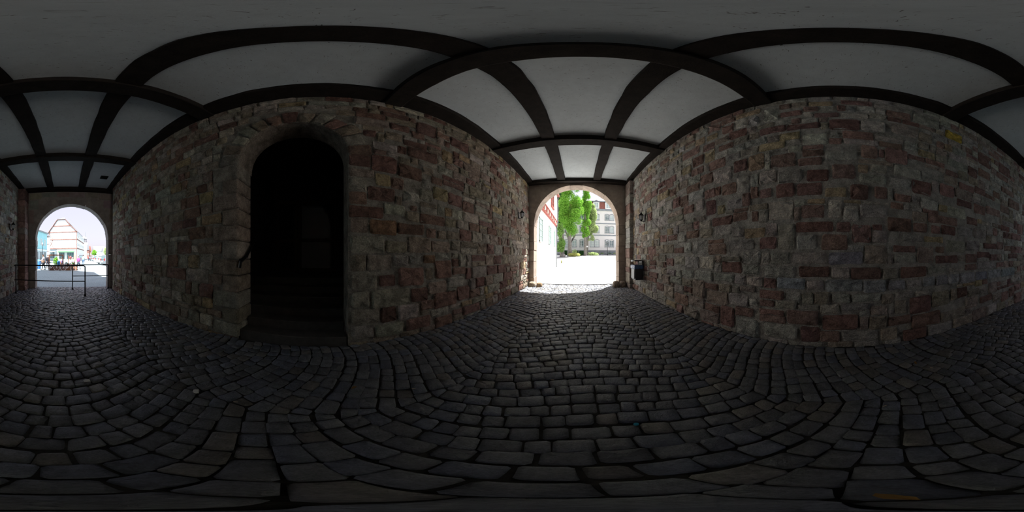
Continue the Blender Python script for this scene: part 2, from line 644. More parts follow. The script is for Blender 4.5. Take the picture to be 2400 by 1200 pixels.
COURSES_R = [-.2, .06, .10, .31, .55, .63, .79, .98, 1.17, 1.37, 1.58, 1.85, 2.06, 2.31, 2.43, 2.75, 3.07, 3.27, 3.53, 3.73, 3.94, 4.16, 4.36, 4.55, 4.77, 4.98, 5.15]
COURSES_L = [-.2, .07, .32, .45, .69, .97, 1.26, 1.56, 1.86, 2.13, 2.34, 2.58, 2.86, 3.08, 3.34, 3.55, 3.74, 3.98, 4.18, 4.42, 4.62, 4.80, 4.98, 5.16]
TR_RIGHT = "50,85,447,465,r 88,114,440,489,l -7,31,433,448,r -39,9,392,426,d 22,74,399,416,d 75,122,400,420,d -60,-12,369,390,r -79,-40,396,428,l -7,7,371,385,g -67,-40,323,354,r -77,-69,329,349,d 59,101,308,340,r 18,56,307,323,r -32,4,278,308,r -51,-35,292,309,y 8,43,274,297,d 50,90,276,300,g 91,122,280,307,l 62,93,248,275,d 18,58,249,271,r -19,15,246,262,y -52,-24,241,269,d -82,-61,245,268,r 100,122,253,270,r 14,42,235,242,y 16,51,210,232,r -12,10,209,241,l 63,105,211,242,l -83,-38,213,234,g -35,15,317,336,g 10,50,355,384,l 53,86,373,393,y -83,-55,295,311,g -81,-38,273,290,g 2,40,476,494,y -59,-9,483,501,r -52,-9,431,448,l -81,-53,436,455,g 77,122,355,373,y 50,72,341,357,l 1,60,189,204,d -25,-3,189,204,r -56,-25,172,201,r -74,-58,193,202,d 28,58,162,185,l -20,20,161,185,r 61,89,161,203,g 91,122,163,183,r -45,-20,159,169,g -82,-46,140,169,w -83,-58,173,192,g 11,66,139,158,g -44,10,139,158,b 68,102,139,158,g 7,55,120,136,d -23,5,117,136,g -73,-25,116,134,d 60,113,118,136,g 45,90,99,117,b 17,43,100,115,g -43,15,97,116,b -81,-43,94,114,b 78,122,80,95,r 50,76,82,95,g 32,50,76,96,g 8,31,77,97,w -24,5,80,94,g -71,-26,80,93,g 95,122,66,77,r 58,93,65,79,g 25,74,39,65,r 78,122,52,61,r 75,122,37,51,r -7,22,60,77,g -54,-9,66,78,g -36,19,33,59,d -83,-56,56,72,w -54,-38,55,64,g -52,-38,31,54,w -82,-53,29,54,w 57,114,10,37,g 22,52,8,38,d -8,22,9,30,r -67,-9,10,29,g 15,71,-4,8,g -28,10,-2,9,w -69,-30,-3,8,g 72,106,-4,8,g -126,-83,192,216,d -157,-129,194,211,r -187,-166,194,209,r -227,-190,194,213,d -297,-261,223,242,d -456,-406,227,245,d -555,-512,230,268,r -149,-109,177,189,g -194,-151,177,188,y -280,-233,195,216,g -333,-284,195,218,g -134,-93,158,170,d -172,-138,139,169,w -134,-94,141,154,g -197,-176,158,170,r -233,-177,137,153,d -257,-235,141,154,w -348,-297,148,162,d -382,-321,172,185,d -419,-385,170,193,r -464,-425,168,184,r -512,-449,144,160,d -256,-202,160,184,g -305,-257,164,187,g -101,-75,114,133,w -156,-106,115,133,d -202,-158,119,133,g -252,-211,119,129,g -295,-256,120,134,r -376,-299,120,139,g -422,-382,119,134,r -113,-84,96,112,b -146,-115,99,111,g -175,-149,97,114,b -207,-177,96,115,b -238,-208,96,115,b -288,-240,93,115,b -336,-292,94,114,b -403,-338,91,115,b -491,-406,89,113,b -94,-73,73,90,w -129,-96,80,93,g -165,-134,82,90,g -166,-122,49,80,d -117,-95,53,78,w -211,-168,53,85,w -125,-84,32,49,r -187,-126,20,46,r -254,-188,16,39,w -230,-214,60,85,w -263,-230,62,84,d -305,-265,59,74,w -299,-256,30,57,w -338,-308,55,71,g -385,-343,50,81,w -359,-308,33,50,d -403,-365,24,46,w -446,-406,14,42,r -487,-453,18,49,r -333,-280,-12,22,w -382,-336,-8,20,l -429,-385,-10,14,w -540,-487,-18,21,r -280,-220,-9,16,w -217,-158,-9,16,g -156,-109,-5,20,d -99,-71,5,29,w -106,-78,-5,5,g 147,185,415,441,d 146,175,319,348,d 113,143,313,351,y 253,288,378,407,d 222,250,373,409,y 225,263,314,342,r 180,225,306,341,l 195,237,346,370,r 141,168,270,307,l 124,139,255,278,r 168,203,274,299,r 219,250,278,300,r 206,219,279,299,d 266,311,308,329,r 218,246,239,272,d 253,278,256,282,l 284,323,256,277,r 337,370,282,313,r 355,409,367,390,r 253,295,351,373,r 295,328,369,393,y 206,240,466,496,r 175,203,442,474,r 250,280,444,468,y 214,243,442,460,y 266,328,419,444,r 190,222,372,391,l 222,256,411,433,r 175,211,392,408,r 145,177,216,233,r 124,137,211,231,r 195,214,235,256,y 156,190,241,261,g 355,386,322,346,r 454,498,356,381,r 397,447,353,367,d 120,170,481,499,y 145,172,445,477,l 124,143,439,471,l 192,240,155,176,r 198,240,177,185,r 112,151,183,200,y 132,187,163,181,g 179,224,193,211,l 227,264,191,211,w 268,312,193,212,r 243,291,156,186,l 323,365,159,174,r 400,439,194,215,r 350,394,194,210,r 223,266,125,151,l 268,316,124,151,l 365,403,125,146,r 157,203,120,141,d 159,203,142,151,w 285,330,101,118,g 227,279,99,122,g 174,224,102,118,g 120,156,137,161,g 122,155,119,136,g 319,360,130,151,g 468,514,108,120,r 289,328,79,97,w 250,287,57,98,w 212,250,82,95,r 179,209,82,98,w 189,243,53,81,w 365,415,33,66,w 321,363,55,77,g 306,360,26,55,r 250,303,34,56,w 209,247,34,50,r 403,453,13,33,g 419,461,44,69,r 382,422,71,96,w 209,264,8,32,w 174,206,10,53,r 270,321,2,26,w 323,352,2,23,r 144,185,58,82,g 130,161,89,99,w 126,142,64,77,l 133,172,41,58,r 124,171,1,37,g -119,-78,322,356,r -247,-200,437,466,Y -196,-179,394,414,r -169,-140,395,425,w -138,-113,362,384,l -167,-127,265,294,d -125,-94,246,258,r -298,-264,349,378,d -356,-302,404,447,d -459,-394,419,458,d -351,-302,364,389,r -234,-197,306,326,w -234,-200,328,341,r -286,-238,304,321,r -257,-205,233,255,l -328,-286,255,280,r -400,-332,264,286,r -278,-231,262,278,d -524,-449,313,345,r -400,-366,321,341,r -109,-69,356,370,r -153,-119,340,351,r -192,-146,302,317,g -144,-94,296,317,l -125,-85,271,289,g -205,-184,239,254,y -182,-144,240,259,l -125,-81,453,478,r -184,-129,452,490,g -140,-89,400,431,w -456,-405,285,310,r"
TR_LEFT = "-250,-233,160,174,p 42,71,189,212,w 74,121,187,212,R 122,177,190,210,d 42,99,157,184,g 101,141,158,178,w 142,192,158,186,w 194,242,159,182,w 246,276,163,186,w 42,67,128,154,w 69,111,128,155,w 114,144,135,154,g 145,173,137,155,g 176,203,139,154,R 124,177,98,132,r 181,197,107,130,w 203,247,106,143,r 249,270,147,158,g 249,270,128,146,r 251,294,110,126,r 204,246,145,158,g 44,85,99,124,g 89,118,102,121,d 186,233,77,101,w 236,284,85,106,l 44,73,70,95,g 76,147,65,96,g 150,185,67,94,d 200,263,44,77,r 265,306,49,82,r 234,263,77,84,g 44,90,38,65,g 92,120,37,65,d 123,166,35,65,l 169,200,46,67,r 168,190,38,46,w 193,239,29,44,l 241,276,38,44,l 140,192,11,35,r 203,249,-3,25,r 44,82,13,36,g 83,134,10,34,g 127,167,-5,10,w 168,203,0,11,w 182,206,186,206,r 208,233,186,204,w 234,272,188,205,w 78,120,-1,10,w 76,121,303,340,d 123,172,299,329,d 83,109,274,298,y 110,134,271,295,r 70,117,245,270,d 142,209,354,381,d 199,237,268,298,y 108,147,420,441,d 160,207,432,472,d 132,167,250,271,l 221,251,373,406,y 229,248,237,256,y 62,85,384,403,d 174,199,320,339,w 194,221,303,320,r 125,147,329,346,w 238,281,265,294,r 100,132,385,408,w 149,179,412,432,r 98,138,222,241,g 147,162,234,245,r 244,304,433,465,d"


def wall_stones(parent, side, courses, traced, y0, y1, rng, blocks, ring=None, weights=None):
    xf = XR if side > 0 else XL

    def mapf(u, v, d):
        return (xf(u) - side * d, u, v)
    pieces = []
    fixed = []
    for it in traced.split():
        f = it.split(',')
        a, b, c, d = [float(t) / 100 for t in f[:4]]
        fixed.append((a - .006, b + .006, c - .005, d + .005, f[4]))
    rects = [f[:4] for f in fixed] + list(blocks)

    def emit(a, b, c, d, k):
        g = .001
        j = lambda: rng.uniform(-.009, .009)
        poly = [(a + g + j(), c + g + j()), (b - g + j(), c + g + j()), (b - g + j(), d - g + j()), (a + g + j(), d - g + j())]
        low = interp((c + d) / 2, [(0, 1.0), (.9, 1.0), (1.3, .55), (5, .5)])
        pr = (.018 + .022 * rng.random()) * low + .004
        vs_, fs_ = piece(poly, mapf, pr, rng, cut=.11, rough=min(.024, .07 * min(b - a, d - c) + .004))
        c_ = tone(k, rng)
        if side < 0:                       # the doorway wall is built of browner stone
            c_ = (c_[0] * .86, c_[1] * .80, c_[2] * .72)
        pieces.append((vs_, fs_, c_))

    for a, b, c, d, k in fixed:
        emit(a, b, c, d, k)
    ks, ws = zip(*weights)
    for z0, z1 in zip(courses, courses[1:]):
        if z1 - z0 < .05:
            continue
        h = z1 - z0
        bl = []
        for a, b, c, d in rects:
            if min(d, z1) - max(c, z0) > .34 * h:
                bl.append((a, b))
        if ring:
            yc, zc, rr, rlow = ring
            if z1 < zc + .05:
                bl.append((yc - rlow, yc + rlow))
            elif z0 < zc + rr:
                t = max(0, z0 - zc)
                hw = math.sqrt(max(0, rr * rr - t * t))
                bl.append((yc - hw, yc + hw))
        bl.sort()
        y = y0
        gaps = []
        for a, b in bl:
            if a > y:
                gaps.append((y, min(a, y1)))
            y = max(y, b)
        if y < y1:
            gaps.append((y, y1))
        for a, b in gaps:
            y = a
            while y < b - .06:
                w = rng.choice((.16, .22, .28, .34, .40, .48, .58)) * (1 + rng.uniform(-.12, .12)) * (1.15 if h > .22 else 1)
                if b - (y + w) < .14:
                    w = b - y
                    if w > .62:
                        w /= 2
                yy = min(b, y + w)
                p = [y, yy, z0 + rng.uniform(-.012, .012), z1 + rng.uniform(-.012, .012)]
                zf = ZF((y + yy) / 2)
                ok = p[3] > zf + .02
                for r in rects:
                    ou = min(p[1], r[1]) - max(p[0], r[0])
                    ov = min(p[3], r[3]) - max(p[2], r[2])
                    if ou > 0 and ov > 0:
                        if ov <= ou * 1.2:
                            if p[2] + p[3] < r[2] + r[3]:
                                p[3] = r[2]
                            else:
                                p[2] = r[3]
                        elif p[0] + p[1] < r[0] + r[1]:
                            p[1] = r[0]
                        else:
                            p[0] = r[1]
                if ok and p[1] - p[0] > .10 and p[3] - p[2] > .06:
                    k = rng.choices(ks, ws)[0]
                    if p[3] - p[2] > .2 and p[1] - p[0] > .3 and rng.random() < .22:
                        m = (p[2] + p[3]) / 2 + rng.uniform(-.03, .03)
                        emit(p[0], p[1], p[2], m, k)
                        emit(p[0], p[1], m, p[3], rng.choices(ks, ws)[0])
                    else:
                        emit(p[0], p[1], p[2], p[3], k)
                y = yy
    return pieces


rw = random.Random(11)
W_R = [('g', .34), ('l', .14), ('w', .26), ('r', .16), ('d', .05), ('y', .05)]
W_L = [('g', .22), ('l', .09), ('w', .36), ('r', .19), ('d', .08), ('y', .06)]
lay_pieces(wall_stones(wall_right, 1, COURSES_R, TR_RIGHT, Y0 + .75, Y1 - .72, rw, [], None, W_R), wall_right, 'stone', 'stone', 300, 'far_stones')

rl = random.Random(12)
quoins = []                       # corner blocks of the doorway, far jamb
z = -.02
k = 0
for h in (.28, .30, .31, .30, .29, .33, .28, .30, .31, .30, .34):
    w = .34 if k % 2 else .55
    quoins.append((DOOR_C - DOOR_R - w, DOOR_C - DOOR_R, z, z + h))
    z += h
    k += 1
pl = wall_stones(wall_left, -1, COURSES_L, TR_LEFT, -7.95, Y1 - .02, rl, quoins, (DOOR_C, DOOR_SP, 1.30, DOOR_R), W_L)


def map_left(u, v, d):
    return (XL(u) + d, u, v)


# voussoirs over the doorway
nv = 13
for i in range(nv):
    a0 = math.pi * i / nv + .012
    a1 = math.pi * (i + 1) / nv - .012
    ro = DOOR_R + rl.uniform(.30, .40)
    poly = [(DOOR_C + r * math.cos(a), DOOR_SP + r * math.sin(a)) for r, a in ((DOOR_R, a0), (ro, a0), (ro, a1), (DOOR_R, a1))]
    vs_, fs_ = piece(poly, map_left, .03, rl, cut=.1, mid=False)
    kk = 'rgwrgwdrwglwg'[i]
    pl.append((vs_, fs_, tuple(c * t for c, t in zip(tone(kk, rl), (.80, .74, .66)))))
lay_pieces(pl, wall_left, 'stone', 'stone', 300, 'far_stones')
for a, b, c, d in quoins:         # each corner block turns into the reveal
    m_ = MB()
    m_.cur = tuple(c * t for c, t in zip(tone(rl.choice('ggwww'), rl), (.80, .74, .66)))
    m_.bbox((XL(a) + .03 + rl.uniform(-.008, .008), a + .006, c + .006), (XL(a) - .5, b + rl.uniform(.0, .012), d - .006), .022)
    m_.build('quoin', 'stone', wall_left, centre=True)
m_ = MB()                          # soffit and near reveal of the doorway
pts = [(DOOR_C + DOOR_R * math.cos(math.pi * i / 24), DOOR_SP + DOOR_R * math.sin(math.pi * i / 24)) for i in range(25)]
pts = [(DOOR_C + DOOR_R, -.1)] + pts + [(DOOR_C - DOOR_R, DOOR_SP - .05)]
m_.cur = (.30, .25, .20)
for (a, za), (b, zb) in zip(pts, pts[1:]):
    m_.add([(XL(a), a, za), (XL(b), b, zb), (-3.0, b, zb), (-3.0, a, za)], [(0, 1, 2, 3)])
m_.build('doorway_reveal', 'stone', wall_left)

# ---------------------------------------------------------------- the vestibule behind the doorway
vest = MB()
vy0, vy1, vx = -1.75, .75, -5.6
vest.box((vx - .1, vy0 - .1, -.1), (-2.9, vy0, 4.9))
vest.box((vx - .1, vy1, -.1), (-2.9, vy1 + .1, 4.9))
vest.box((vx - .1, vy0, -.1), (vx, vy1, 4.9))
vest.box((vx, vy0, 4.5), (-2.9, vy1, 4.6))
vest.box((-3.0, vy0, -.1), (-2.93, DOOR_C - DOOR_R - .02, 4.9))
vest.box((-3.0, DOOR_C + DOOR_R + .02, -.1), (-2.93, vy1, 4.9))
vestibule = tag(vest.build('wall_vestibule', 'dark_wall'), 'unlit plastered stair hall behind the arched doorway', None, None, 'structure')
stairs = thing('stone_stairs', 'worn dark stone steps climbing inside the arched doorway', 'stairs', (-2.47, DOOR_C, 0))
for i in range(6):
    s = MB()
    x1 = -.0 - .29 * i
    ya = -DOOR_R + .02 if i < 2 else vy0 - DOOR_C + .02
    yb = DOOR_R - .02 if i < 2 else vy1 - DOOR_C - .02
    s.bbox((-3.1 if i == 5 else x1 - .36, ya, .165 * i - .12), (x1, yb, .165 * (i + 1)), .015)
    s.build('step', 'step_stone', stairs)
dr = thing('glazed_door', 'dark glazed double door at the head of the steps', 'door', (vx + .06, -.55, 1.0))
fr = MB()
for y in (-1.0, -.36, -.22, .98):
    fr.box((-.03, y - .05, 0), (.05, y + .05, 2.45))
for z in (.05, 1.05, 2.42):
    fr.box((-.03, -1.0, z - .06), (.045, 1.0, z + .06))
fr.build('door_frame', 'dark_wood', dr)
for y0_, y1_ in ((-.95, -.41), (-.17, .93)):
    for z0_, z1_ in ((.11, .99), (1.11, 2.36)):
        MB().box((0, y0_, z0_), (.012, y1_, z1_)).build('pane', 'dark_glass', dr)
MB().tube([(.05, -.12, 1.1), (.1, -.12, 1.1), (.1, -.02, 1.1)], .012).build('door_handle', 'black_metal', dr)
hr = thing('stair_handrail', 'black iron handrail sloping up the doorway jamb', 'handrail', (-2.44, -1.33, 1.42))
MB().tube([(.05, .0, -.10), (.02, .0, 0), (-.20, .0, .10), (-.95, .0, .72), (-1.9, .0, 1.3)], .026).build('rail', 'black_metal', hr)
for x, z in ((-.25, .13), (-.9, .68)):
    MB().tube([(x, -.06, z - .06), (x, .0, z - .05), (x, 0, z)], .012).build('bracket', 'black_metal', hr)

# ---------------------------------------------------------------- gate walls with their arches
def gate_wall(name, label, yn, yf, xc, R, zs, x0, x1, col, nv, seed):
    rg = random.Random(seed)
    ro = R + .30
    mb = MB()
    mb.cur = col
    top = 5.4
    s = 1 if yf > yn else -1
    zb = ZF(yn) - .2
    out = [(x0, zb), (x0, top), (x1, top), (x1, zb), (xc + ro, zb)] + \
          [(xc + ro * math.cos(math.pi * i / 24), zs + ro * math.sin(math.pi * i / 24)) for i in range(25)] + [(xc - ro, zb)]
    # near face, far face as strips
    n = 24
    for y in (yn, yf):
        mb.add([(x0, y, zb), (xc - ro, y, zb), (xc - ro, y, top), (x0, y, top)], [(0, 1, 2, 3)])
        mb.add([(x1, y, zb), (xc + ro, y, zb), (xc + ro, y, top), (x1, y, top)], [(0, 1, 2, 3)])
        for i in range(n):
            a, b = math.pi * i / n, math.pi * (i + 1) / n
            pa = (xc + ro * math.cos(a), zs + ro * math.sin(a))
            pb = (xc + ro * math.cos(b), zs + ro * math.sin(b))
            mb.add([(pa[0], y, pa[1]), (pb[0], y, pb[1]), (pb[0], y, top), (pa[0], y, top)], [(0, 1, 2, 3)])
    rm = R + .025
    ring = [(xc + rm, zb)] + [(xc + rm * math.cos(math.pi * i / 48), zs + rm * math.sin(math.pi * i / 48)) for i in range(49)] + [(xc - rm, zb)]
    for (a, za), (b, z_b) in zip(ring, ring[1:]):
        mb.add([(a, yn, za), (b, yn, z_b), (b, yf, z_b), (a, yf, za)], [(0, 1, 2, 3)])
    o = tag(mb.build(name, 'ashlar'), label, None, None, 'structure')

    ro = R + .34

    def block(rings, nm):
        m = MB()
        v = rg.uniform(.86, 1.14)
        m.cur = tuple(c * v for c in col)
        m.loft(rings, True, True)
        m.build(nm, 'ashlar', o, centre=True)
    dn, df = yn - s * .012, yf + s * .015
    for i in range(nv):
        a0, a1 = math.pi * i / nv + .0012, math.pi * (i + 1) / nv - .0012
        dr_ = rg.uniform(-.014, .014)
        aa = [a0 + (a1 - a0) * t / 3 for t in range(4)]
        poly = [(xc + (R + dr_) * math.cos(a), zs + (R + dr_) * math.sin(a)) for a in aa] + \
               [(xc + ro * math.cos(a), zs + ro * math.sin(a)) for a in reversed(aa)]
        j = rg.uniform(-.008, .008)
        block([[(p[0], dn + j, p[1]) for p in poly], [(p[0], df + j, p[1]) for p in poly]], 'voussoir')
    for sgn in (-1, 1):
        z = zb
        hs = []
        while z < zs - .02:
            h = rg.choice((.42, .55, .62, .75))
            if zs - (z + h) < .3:
                h = zs - z
            d = rg.uniform(-.018, .012)
            xi, xo = xc + sgn * (R + d), xc + sgn * ro
            m = MB()
            v = rg.uniform(.86, 1.14)
            m.cur = tuple(c * v for c in col)
            j = rg.uniform(-.008, .008)
            m.bbox((xi, dn + j, z + .004), (xo, df + j, z + h - .004), .014)
            m.build('jamb_block', 'ashlar', o, centre=True)
            z += h
    return o


wall_front = gate_wall('wall_front', 'brown sandstone gate wall framing the courtyard arch', Y1, 8.15, -.11, 2.02, 3.005, -2.62, 2.62, (.40, .325, .265), 11, 21)
wall_back = gate_wall('wall_back', 'sandstone gate wall framing the arch to the market square', Y0, -9.20, -.30, 1.97, 2.40, -2.95, 2.62, (.34, .30, .27), 13, 22)
# big dressed blocks showing on the market gate wall above the arch
rb = random.Random(5)
def map_back(u, v, d): return (u, Y0 + d, v)
x = -2.6
for (a, b, c, d) in ((-2.5, -1.75, 4.72, 5.08), (-1.72, -1.0, 4.80, 5.1), (-.97, -.2, 4.78, 5.1), (-.17, .5, 4.78, 5.1), (.53, 1.3, 4.8, 5.1), (1.33, 2.0, 4.7, 5.1), (-2.6, -2.0, 4.2, 4.68), (1.5, 2.0, 4.1, 4.66), (-2.66, -2.32, 3.4, 4.16), (1.75, 2.04, 3.3, 4.05)):
    vs_, fs_ = piece([(a, c), (b, c), (b, d), (a, d)], map_back, .015, rb, cut=.05, rough=.004)
    MB().add(vs_, fs_, tuple(t * rb.uniform(.85, 1.15) for t in (.32, .285, .25))).build('stone', 'ashlar', wall_back, centre=True)

# piers beside the arches, built of single blocks
def pier(x0, x1, y0, y1, ztop, cols, seed):
    rg = random.Random(seed)
    o = wall_right
    z = ZF((y0 + y1) / 2) - .03
    i = 0
    while z < ztop - .02:
        h = rg.uniform(.22, .52)
        if ztop - (z + h) < .2:
            h = ztop - z
        m = MB()
        m.cur = tone(rg.choice(cols), rg)
        j = lambda: rg.uniform(-.018, .018)
        m.bbox((x0 + j(), y0 + j(), z + .004), (x1, y1 + j(), z + h - .004), .022)
        m.build('pier_stone', 'stone', o, centre=True)
        z += h


pier(2.20, 2.42, 6.78, 7.42, 5.10, 'wwgrlw', 31)
pier(2.05, 2.44, -8.60, -7.86, 5.10, 'drdrwr', 32)
m_ = MB()
m_.cur = (.22, .18, .15)
m_.box((-2.95, -8.66, -.4), (-2.75, -7.98, 5.3))
m_.box((-2.75, -8.05, -.4), (-2.34, -7.98, 5.3))
tag(m_.build('wall_niche', 'ashlar'), 'recessed return where the rubble wall meets the market gate', None, None, 'structure')

# guard stones at the foot of the courtyard arch
def guard(label, c, r, seed, col):
    rg = random.Random(seed)
    m = MB()
    m.cur = col
    rings = []
    for kz, sc in ((0, 1.0), (.35, 1.04), (.7, .95), (.92, .78), (1.0, .5)):
        rings.append([(r[0] * sc * (abs(math.cos(t)) ** .6 * math.copysign(1, math.cos(t))) * rg.uniform(.93, 1.05),
                       r[1] * sc * (abs(math.sin(t)) ** .6 * math.copysign(1, math.sin(t))) * rg.uniform(.93, 1.05),
                       kz * r[2]) for t in [2 * math.pi * i / 12 for i in range(12)]])
    m.loft(rings)
    o = m.build('guard_stone', 'stone', smooth=True, loc=(c[0], c[1], ZF(c[1]) - .02))
    tag(o, label, 'stone', 'guard stones at the courtyard arch')


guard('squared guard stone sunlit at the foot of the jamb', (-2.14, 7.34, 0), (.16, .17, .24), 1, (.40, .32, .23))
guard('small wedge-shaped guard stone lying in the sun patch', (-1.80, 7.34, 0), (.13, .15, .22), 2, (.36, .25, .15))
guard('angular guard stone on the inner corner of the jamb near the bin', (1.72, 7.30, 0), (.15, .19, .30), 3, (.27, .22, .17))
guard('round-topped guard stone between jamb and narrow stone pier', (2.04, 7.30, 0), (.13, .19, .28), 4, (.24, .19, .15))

# ---------------------------------------------------------------- floor of setts laid in segment arcs
fb = MB()
ys = [-9.26, -8, -6.5, -5, -3.5, -2, -.5, 1, 2.5, 4, 5.5, 7, 8.2]
for a, b in zip(ys, ys[1:]):
    fb.add([(-2.95, a, ZF(a) - .014), (2.6, a, ZF(a) - .014), (2.6, b, ZF(b) - .014), (-2.95, b, ZF(b) - .014)], [(0, 1, 2, 3)])
floor = tag(fb.build('floor', 'soil'), 'dark setts laid in fan-shaped arcs through the passage', None, None, 'structure')
rs = random.Random(3)
setts = []
HW, SAG, PITCH = 1.125, .37, .148


def map_floor(u, v, d):
    return (u, v, ZF(v) + d)


def arc(x):
    """how far a row of setts drops behind its crown; the rows run on from arc to arc"""
    t = abs((x - .10 + HW) % (2 * HW) - HW) / HW
    return -SAG * (.5 * t * t + .25 * (1 - math.cos(math.pi * t)))


for j in range(-66, 60):
    ya = j * PITCH
    jr = rs.uniform(-.012, .012)
    u = -2.62 + rs.uniform(-.1, .05)
    if True:
        while u < 2.6:
            w = rs.uniform(.105, .20)
            u1 = u + w
            um = (u + u1) / 2
            x = um
            ym = ya + PITCH / 2 + arc(um)
            lim_l, lim_r = XL(ym) + .01, XR(ym) - .01
            if ym > Y1 - .1:
                lim_l, lim_r = -2.15, 1.93
            if ym < Y0 + .1:
                lim_l, lim_r = -2.3, 1.68
            if lim_l - .06 < x < lim_r + .06 and -9.18 < ym < 8.0:
                g = .004
                q = lambda: rs.uniform(-.009, .009)
                sl = lambda t: -(arc(t + .05) - arc(t - .05)) / .10 * PITCH * .8     # joints stay square to the arc
                s0, s1 = sl(u), sl(u1)
                poly = [(u + g + q(), ya + arc(u) + g + jr + q()), (u1 - g + q(), ya + arc(u1) + g + jr + q()),
                        (u1 - g + s1 + q(), ya + arc(u1 + s1) + PITCH - g + jr + q()), (u + g + s0 + q(), ya + arc(u + s0) + PITCH - g + jr + q())]
                poly = [(min(max(p[0], lim_l), lim_r), p[1]) for p in poly]
                if max(p[0] for p in poly) - min(p[0] for p in poly) > .06:
                    tx, ty, dz = rs.uniform(-.07, .07), rs.uniform(-.07, .07), rs.uniform(-.007, .007)
                    cu = sum(p[0] for p in poly) / 4
                    cv = sum(p[1] for p in poly) / 4
                    mf = lambda a, b, d, tx=tx, ty=ty, dz=dz, cu=cu, cv=cv: (a, b, ZF(b) + d + (dz + tx * (a - cu) + ty * (b - cv) if d > -.02 else 0))
                    vs_, fs_ = piece(poly, mf, .004, rs, cut=.11, inset=.026, rim=.003, rough=.005, back=-.04, mid=False)
                    m = 8
                    # drop the rim of each sett a little so that its top is domed
                    vs_ = [(p[0], p[1], p[2] - .006) if m <= i < 2 * m else p for i, p in enumerate(vs_)]
                    b = rs.uniform(.84, 1.45)
                    t = rs.random()
                    base = (.138, .144, .155) if t < .6 else ((.125, .136, .165) if t < .85 else (.158, .150, .140))
                    setts.append((vs_, fs_, tuple(c * b for c in base)))
            u = u1
lay_pieces(setts, floor, 'sett', 'sett', 300, 'far_setts', smooth=True)

# ---------------------------------------------------------------- ceiling
cb = MB()
cb.box((-2.9, -9.2, 5.34), (2.9, 8.15, 5.46))
ceiling = tag(cb.build('ceiling', 'plaster'), 'flat white plaster ceiling divided by dark timbers', None, None, 'structure')
BEAMS = [(-8.69, -8.32), (-5.47, -5.13), (-2.24, -1.91), (.98, 1.31), (4.11, 4.45), (7.24, 7.52)]
JOIST = [(-.945, -.597), (.648, .98)]
PLATE_L, PLATE_R = -2.11, 2.18


def beam(name, a, b, axis, rg, n=10, j=.010):
    m = MB()
    a0, a1 = a[axis], b[axis]
    o = 1 - axis
    rings = []
    for i in range(n + 1):
        t = a0 + (a1 - a0) * i / n
        q = lambda: rg.uniform(-j, j)
        lo, hi = a[o] + q(), b[o] + q()
        zb = a[2] + q() * .6
        ch = .015
        pr = [(lo, b[2]), (lo, zb + ch), (lo + ch, zb), (hi - ch, zb), (hi, zb + ch), (hi, b[2])]
        rings.append([((t, p[0], p[1]) if axis == 0 else (p[0], t, p[1])) for p in pr])
    m.loft(rings)
    return m.build(name, 'timber', ceiling, centre=True)


rt = random.Random(8)
for a, b in BEAMS:
    beam('cross_beam', (-2.62, a, TOP), (2.62, b, 5.34), 0, rt)
bays = list(zip([b for a, b in BEAMS], [a for a, b in BEAMS][1:]))
for a, b in bays:
    for x0, x1 in JOIST:
        beam('joist', (x0, a, TOP + .05), (x1, b, 5.34), 1, rt)
    beam('wall_plate', (-2.62, a, TOP + .05), (PLATE_L, b, 5.34), 1, rt)
    beam('wall_plate', (PLATE_R, a, TOP + .05), (2.62, b, 5.34), 1, rt)
    for x0, x1 in ((PLATE_L, JOIST[0][0]), (JOIST[0][1], JOIST[1][0]), (JOIST[1][1], PLATE_R)):
        m = MB()
        nx, ny = 6, 8
        z0_ = PLASTER + rt.uniform(-.008, .008)
        vv = [(x0 - .02 + (x1 - x0 + .04) * i / nx, a - .02 + (b - a + .04) * k / ny, z0_ + rt.uniform(-.004, .004)) for k in range(ny + 1) for i in range(nx + 1)]
        ff = [(k * (nx + 1) + i, k * (nx + 1) + i + 1, (k + 1) * (nx + 1) + i + 1, (k + 1) * (nx + 1) + i) for k in range(ny) for i in range(nx)]
        m.add(vv, ff)
        m.build('plaster_panel', 'plaster', ceiling, smooth=True, centre=True)
vt = thing('ceiling_vent', 'small dark vent plate set in the ceiling near the railings', 'vent', (-1.64, -7.0, PLASTER - .03))
MB().bbox((-.17, -.15, 0), (.17, .15, .035), .012).build('vent_frame', 'black_metal', vt)
for i in range(5):
    MB().box((-.14, -.12 + .05 * i, -.012), (.14, -.10 + .05 * i, .01)).build('slat', 'black_metal', vt)

# ---------------------------------------------------------------- the building over and beside the passage
g_ = MB()
g_.box((-2.9, -9.2, 5.46), (3.1, 8.15, 10.4))
g_.prism([(-9.2, 10.4), (8.15, 10.4), (-.5, 16)], 0, -2.9, 3.1)
g_.box((2.62, -9.2, -.6), (3.1, 8.15, 5.46))
g_.box((3.1, -9.2, -.6), (15, 8.15, 20.3))
g_.prism([(3.1, 20.3), (15, 20.3), (9, 29)], 1, -9.2, 8.15)
tag(g_.build('wall_gatehouse', 'gate_render'), 'storeys and wing of the gatehouse over the passage', None, None, 'structure')
g_ = MB()
g_.box((-6.6, -9.2, -.6), (-2.96, -1.95, 5.46))
g_.box((-6.6, .95, -.6), (-2.62, 8.15, 5.46))
g_.box((-6.6, -1.95, 4.95), (-2.62, .95, 5.46))
g_.box((-13, -9.2, 5.46), (-2.9, 8.15, 10.4))
g_.box((-13, -9.2, -.6), (-6.6, 8.15, 5.46))
tag(g_.build('wall_wing', 'gate_render'), 'gatehouse wing behind the stair doorway', None, None, 'structure')
